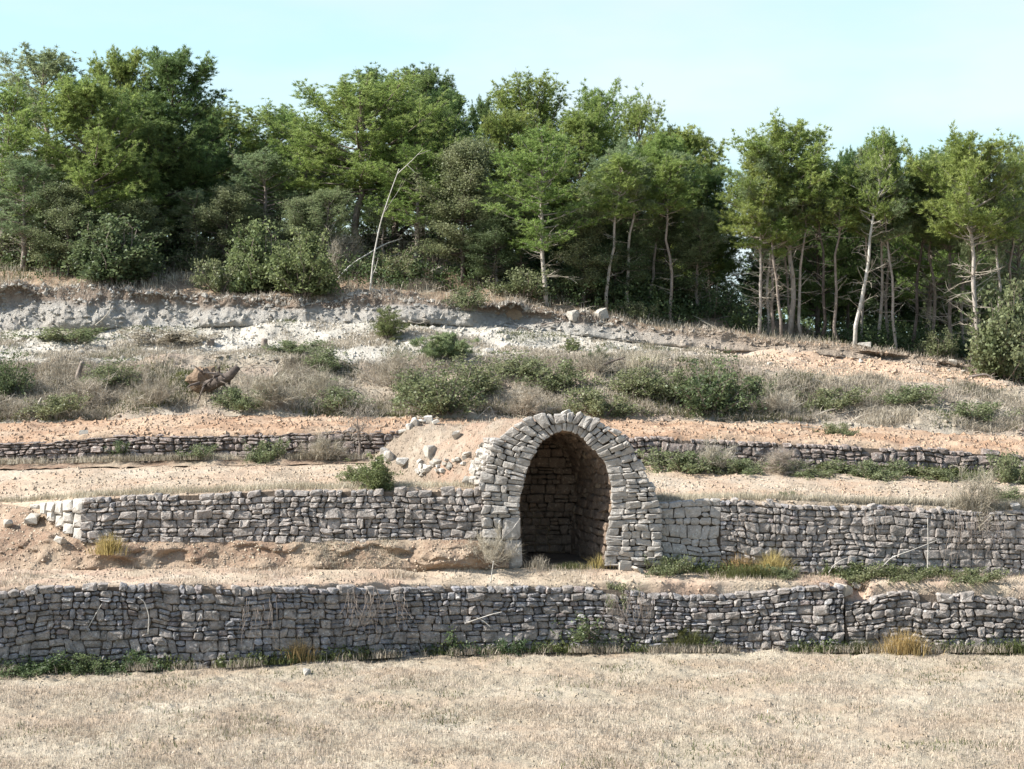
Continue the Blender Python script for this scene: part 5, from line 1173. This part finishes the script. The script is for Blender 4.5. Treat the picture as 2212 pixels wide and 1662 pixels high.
# ------------------------------------------------------------------ dead wood
def stick(name, pts, r0, r1, mat, label, group='dead wood', cat='branch', twigs=0, k=6, sp=.5):
    """bent stem through world points with side twigs"""
    P = np.array([list(p) for p in pts], float); n = len(P); q = np.linspace(0, 1, 4 * n); tt = np.linspace(0, 1, n)
    B = np.stack([np.interp(q, tt, P[:, i]) for i in range(3)], -1); B = np.concatenate([B[:1], (B[:-2] + B[1:-1] + B[2:]) / 3, B[-1:]])
    o0 = B[0].copy(); L = np.linalg.norm(B[-1] - B[0]); acc = Acc(); tube(acc, B - o0, np.linspace(r0, r1, len(B)), k)
    root = obj(name, acc.mesh('stem', True), M[mat], None, Vector(o0), label=label, category=cat, group=group)
    for i in range(twigs):
        b0 = B[R.randint(2, len(B) - 2)] - o0; d = unit((B[-1] - B[0]) / L + rng.normal(size=3) * sp); l = L * R.uniform(.1, .3); a2 = Acc()
        tube(a2, [b0, b0 + d * l * .5 + rng.normal(size=3) * .03 * L * .2, b0 + d * l], [r0 * .4, r0 * .25, .003], 4)
        for j in range(2):
            b1 = b0 + d * l * R.uniform(.3, .9); d2 = unit(d + rng.normal(size=3) * .6); tube(a2, [b1, b1 + d2 * l * .4], [r0 * .22, .003], 3)
        obj('twig', a2.mesh('twig'), M[mat], root)
    return root
A = lambda px, py, D: Vector(at(float(px), float(py), float(D)))
g0 = gp(800, 632); D = g0.y
stick('dead_sapling', [g0, A(806, 560, D), A(822, 480, D), A(842, 420, D), A(862, 365, D)], .032, .012, 'wood_white', 'thin white dead sapling leaning right above the cut', twigs=3)
g0 = gp(716, 616); D = g0.y
stick('fallen_trunk', [g0, A(760, 570, D + .4), A(830, 528, D + 1.2), A(870, 515, D + 1.6)], .032, .018, 'wood_white', 'pale fallen trunk sloping up to the right behind the dead sapling', twigs=2)
g0 = gp(845, 522)
stick('leaning_trunk', [g0, A(880, 490, g0.y), A(915, 455, g0.y + .2), A(940, 435, g0.y + .3)], .10, .05, 'bark_dark', 'dark leaning trunk rising to the right from the heap of dead wood', twigs=7)
g0 = gp(790, 545)
stick('brush_log', [g0, A(830, 533, g0.y), A(880, 528, g0.y - .1)], .06, .04, 'bark_mid', 'dark log lying in the heap behind the dead sapling', twigs=6, sp=1.)
g0 = gp(905, 610); stick('pale_log', [gp(895, 585), gp(915, 598), gp(935, 604)], .06, .04, 'wood_white', 'short white broken log on the wooded slope')
g0 = gp(776, 1000)
t = stick('bare_sapling', [g0, A(778, 960, g0.y), A(774, 930, g0.y), A(770, 890, g0.y)], .045, .012, 'bark_mid', 'leafless sapling with fine twigs before the second tier wall left of the mound', cat='tree', twigs=16, sp=.75)
for i in range(5):
    a2 = Acc(); n = 500; P = rng.normal(size=(n, 3)) * np.array([.22, .2, .32]) + np.array([R.uniform(-.25, .25), 0, 1.05]); needles(a2, P[:60], np.tile([0, 0, 1.], (60, 1)), 3, .1, .35, .003, .7, .3); obj('twig', a2.mesh('twig'), M['twig'], t)
STK = [
 ([(165, 825), (172, 800), (178, 782)], .09, .06, 'bark_mid', 'stump', 'broken grey stump standing on the left of the scrub bank', 0),
 ([(78, 890), (82, 875), (90, 860)], .05, .03, 'twig', 'dead_stalk', 'pale dead stem low on the scrub bank at left', 1),
 ([(325, 745), (330, 730), (318, 712)], .02, .008, 'twig', 'dead_stalk', 'thin dead stem on the bench above the uprooted stump', 2),
 ([(330, 612), (331, 600), (332, 590)], .15, .12, 'bark_mid', 'stump', 'tall cut stump on the lip of the left cut', 0),
 ([(570, 752), (571, 742), (572, 732)], .12, .09, 'bark_mid', 'stump', 'grey stump on the bench, right one of two', 0),
 ([(455, 748), (456, 740), (457, 732)], .12, .10, 'bark_mid', 'stump', 'grey stump on the bench, left one of two', 0),
 ([(600, 860), (598, 835), (592, 815), (600, 805)], .07, .03, 'twig', 'dead_root', 'pale twisted root standing on the bank right of the uprooted stump', 4),
 ([(1290, 805), (1300, 790), (1330, 778), (1350, 772)], .05, .02, 'bark_dark', 'dead_branch', 'dark branch lying at the lower rim of the bench', 3),
 ([(1115, 715), (1125, 705), (1165, 725), (1190, 735)], .03, .015, 'bark_mid', 'dead_branch', 'fallen branch with a rusty stub on the clay bench', 2),
 ([(205, 700), (222, 690), (235, 675), (240, 655)], .025, .01, 'twig', 'dead_branch', 'pale dead branch leaning on the left grey cut', 1),
 ([(880, 690), (905, 700), (920, 695)], .025, .01, 'twig', 'dead_branch', 'pale dead twig lying under the cut, centre', 4),
 ([(925, 735), (890, 742), (870, 745)], .02, .01, 'twig', 'dead_branch', 'thin grey stick on the bench right of the small bright bush', 2),
 ([(1220, 690), (1180, 700), (1160, 708)], .03, .01, 'bark_mid', 'dead_branch', 'dark twiggy branch below the shaded shrubs', 5),
 ([(2080, 800), (2120, 815), (2160, 830)], .06, .03, 'twig', 'dead_branch', 'grey log pile branch on the heap at the right edge', 5),
 ([(2090, 812), (2130, 808), (2150, 822)], .05, .03, 'bark_mid', 'dead_branch', 'second grey branch crossing the log pile at the right edge', 4),
 ([(1740, 800), (1755, 815), (1765, 822)], .03, .012, 'wood_white', 'dead_branch', 'short pale branch on the sandy heap', 3),
 ([(1650, 880), (1690, 865), (1720, 868)], .06, .03, 'twig', 'dead_root', 'pale twisted root in the dry grass right of the large bramble', 5),
 ([(1870, 915), (1900, 905), (1935, 900)], .03, .012, 'wood_white', 'dead_branch', 'bleached stick in the flattened grass of the right bank', 2),
 ([(1960, 900), (2000, 915), (2040, 925)], .03, .012, 'wood_white', 'dead_branch', 'second bleached stick in the flattened grass of the right bank', 2),
 ([(1690, 925), (1740, 922), (1800, 930)], .02, .01, 'twig', 'dead_branch', 'long thin stick lying along the foot of the right bank', 1),
 ([(1030, 900), (1060, 875), (1068, 905)], .015, .008, 'wood_white', 'dead_stalk', 'arched pale bramble stem on the bank left of the hut top', 0),
]
for pts, r0, r1, mt, nm, lb, tw in STK:
    g0 = gp(*pts[0]); D = g0.y
    
    stick(nm, [g0 - Vector((0, 0, .05))] + [A(x, y, D - .02 * i) for i, (x, y) in enumerate(pts[1:])], r0, r1, mt, lb, cat=nm.split('_')[-1], twigs=tw)
# uprooted stump with red earth
g0 = gp(455, 855); D = g0.y; ub = empty('uprooted_stump', g0, label='uprooted stump with dark roots and clinging red earth on the scrub bank', category='stump')
a2 = Acc(); th, ph = np.meshgrid(np.linspace(0, 2*math.pi, 25)[:-1], np.linspace(.05, math.pi - .05, 12), indexing='ij')
nrm = np.stack([np.cos(th) * np.sin(ph), np.sin(th) * np.sin(ph), np.cos(ph)], -1); rad = .40 + .16 * fbm(nrm[..., 0] * 2, nrm[..., 1] * 2, nrm[..., 2] * 2, 7, 4)
V = nrm * rad[..., None] * np.array([1.0, .6, .8]) + np.array([-.25, .2, .45]); i, j = np.meshgrid(np.arange(24), np.arange(11), indexing='ij'); i2 = (i + 1) % 24
a2.add(V.reshape(-1, 3), np.stack([i*12+j, i*12+j+1, i2*12+j+1, i2*12+j], -1).reshape(-1, 4)); obj('root_earth', a2.mesh('root_earth'), M['forest'], ub)
a2 = Acc(); tube(a2, [(-.1, -.1, .25), (.15, -.25, .35), (.55, -.35, .55), (.75, -.35, .78)], [.17, .15, .12, .09], 8); obj('stump_wood', a2.mesh('stump_wood', True), M['bark_dark'], ub)
for k in range(16):
    a2 = Acc(); th = R.uniform(0, 6.28); o = np.array([R.uniform(-.3, .5), -.25, R.uniform(.2, .7)]); d = np.array([math.cos(th), -.5, math.sin(th)]); l = R.uniform(.25, .6)
    tube(a2, [o, o + d * l * .5 + rng.normal(size=3) * .06, o + d * l + rng.normal(size=3) * .1], [.05, .03, .012], 5); obj('root', a2.mesh('root'), M['bark_dark' if k % 5 else 'bark_mid'], ub)
# vines and stems on the walls
def vines(name, label, px, py, w, h, D, n, mat='bark_mid', r0=.0048, group='dry stems on the walls'):
    root = empty(name, A(px, py + h, D), label=label, category='vine', group=group); acc = Acc(); o = np.array(A(px, py + h, D))
    for i in range(n):
        x = px + R.uniform(-.5, .5) * w; y0 = py + R.uniform(-.05, .3) * h; y1 = y0 + R.uniform(.3, .8) * h; bend = R.uniform(-.5, .5) * w * .6
        q = np.linspace(0, 1, 6); P = np.stack([at(x + bend * t * t + R.uniform(-3, 3), y0 + (y1 - y0) * t - 8 * math.sin(t * 3.1) * R.random(), D - .06 - .16 * math.sin(t * 2.5) * R.random()) for t in q]) - o
        tube(acc, P, np.linspace(r0, r0 * .4, 6), 4, False)
    obj('stem', acc.mesh('stem'), M[mat], root)
vines('dry_vine', 'tangle of dry vine stems hanging on the lowest wall left of the arch axis', 810, 1272, 130, 130, 38.3, 36)
vines('dry_vine', 'dry roots and stems drooping over the lowest wall below the white stones', 1365, 1280, 110, 110, 38.95, 40)
vines('dry_vine', 'dry stems on the dark wall near the right edge', 2110, 1110, 130, 130, 40.65, 44)
vines('dry_vine', 'drooping dry stems on the dark wall in the middle', 1890, 1098, 60, 100, 40.65, 12)
vines('dry_vine', 'few dry stems at the left end of the dark wall', 1610, 1090, 60, 90, 40.62, 7)
vines('dry_vine', 'dry creeper stems on the second tier wall right of the hut', 1480, 945, 130, 80, 46.2, 40)
vines('dry_vine', 'dry stems on the lowest wall toward the left', 560, 1290, 70, 120, 37.3, 14)
for i, (pts, lb) in enumerate([
 ([(1905, 1226), (1925, 1205), (1980, 1185), (2030, 1165)], 'long pale arched stem leaning on the dark wall'), ([(1790, 1238), (1800, 1222), (1818, 1210), (1832, 1205)], 'short pale arched stem at the foot of the dark wall'),
 ([(185, 1365), (205, 1330), (220, 1305)], 'pale thin stick against the lowest wall at left'), ([(320, 1370), (322, 1330), (312, 1300), (298, 1290)], 'pale bent stem against the lowest wall at left'),
 ([(1010, 1345), (1060, 1328), (1085, 1322)], 'pale thin stick lying on the lowest wall below the hut'), ([(1060, 1355), (1045, 1342), (1030, 1335)], 'short thick pale stick on the lowest wall below the hut'),
 ([(1060, 1260), (1063, 1235), (1066, 1212)], 'upright dry stalk left of the arch on the terrace lip'), ([(2003, 1262), (2005, 1180), (2004, 1120)], 'tall thin dry stalk before the dark wall'), ([(2395, 1262), (2390, 1200)], 'dry stalk beyond the right edge')][:8]):
    D = (38.75 if pts[0][1] > 1290 and pts[0][0] > 900 else 37.0 if pts[0][1] > 1290 else 40.3)
    if 1000 < pts[0][0] < 1090: D = 38.5
    stick('dry_stalk', [A(x, y, D) for x, y in pts], .013, .007, 'wood_white', lb, cat='stalk', k=5)
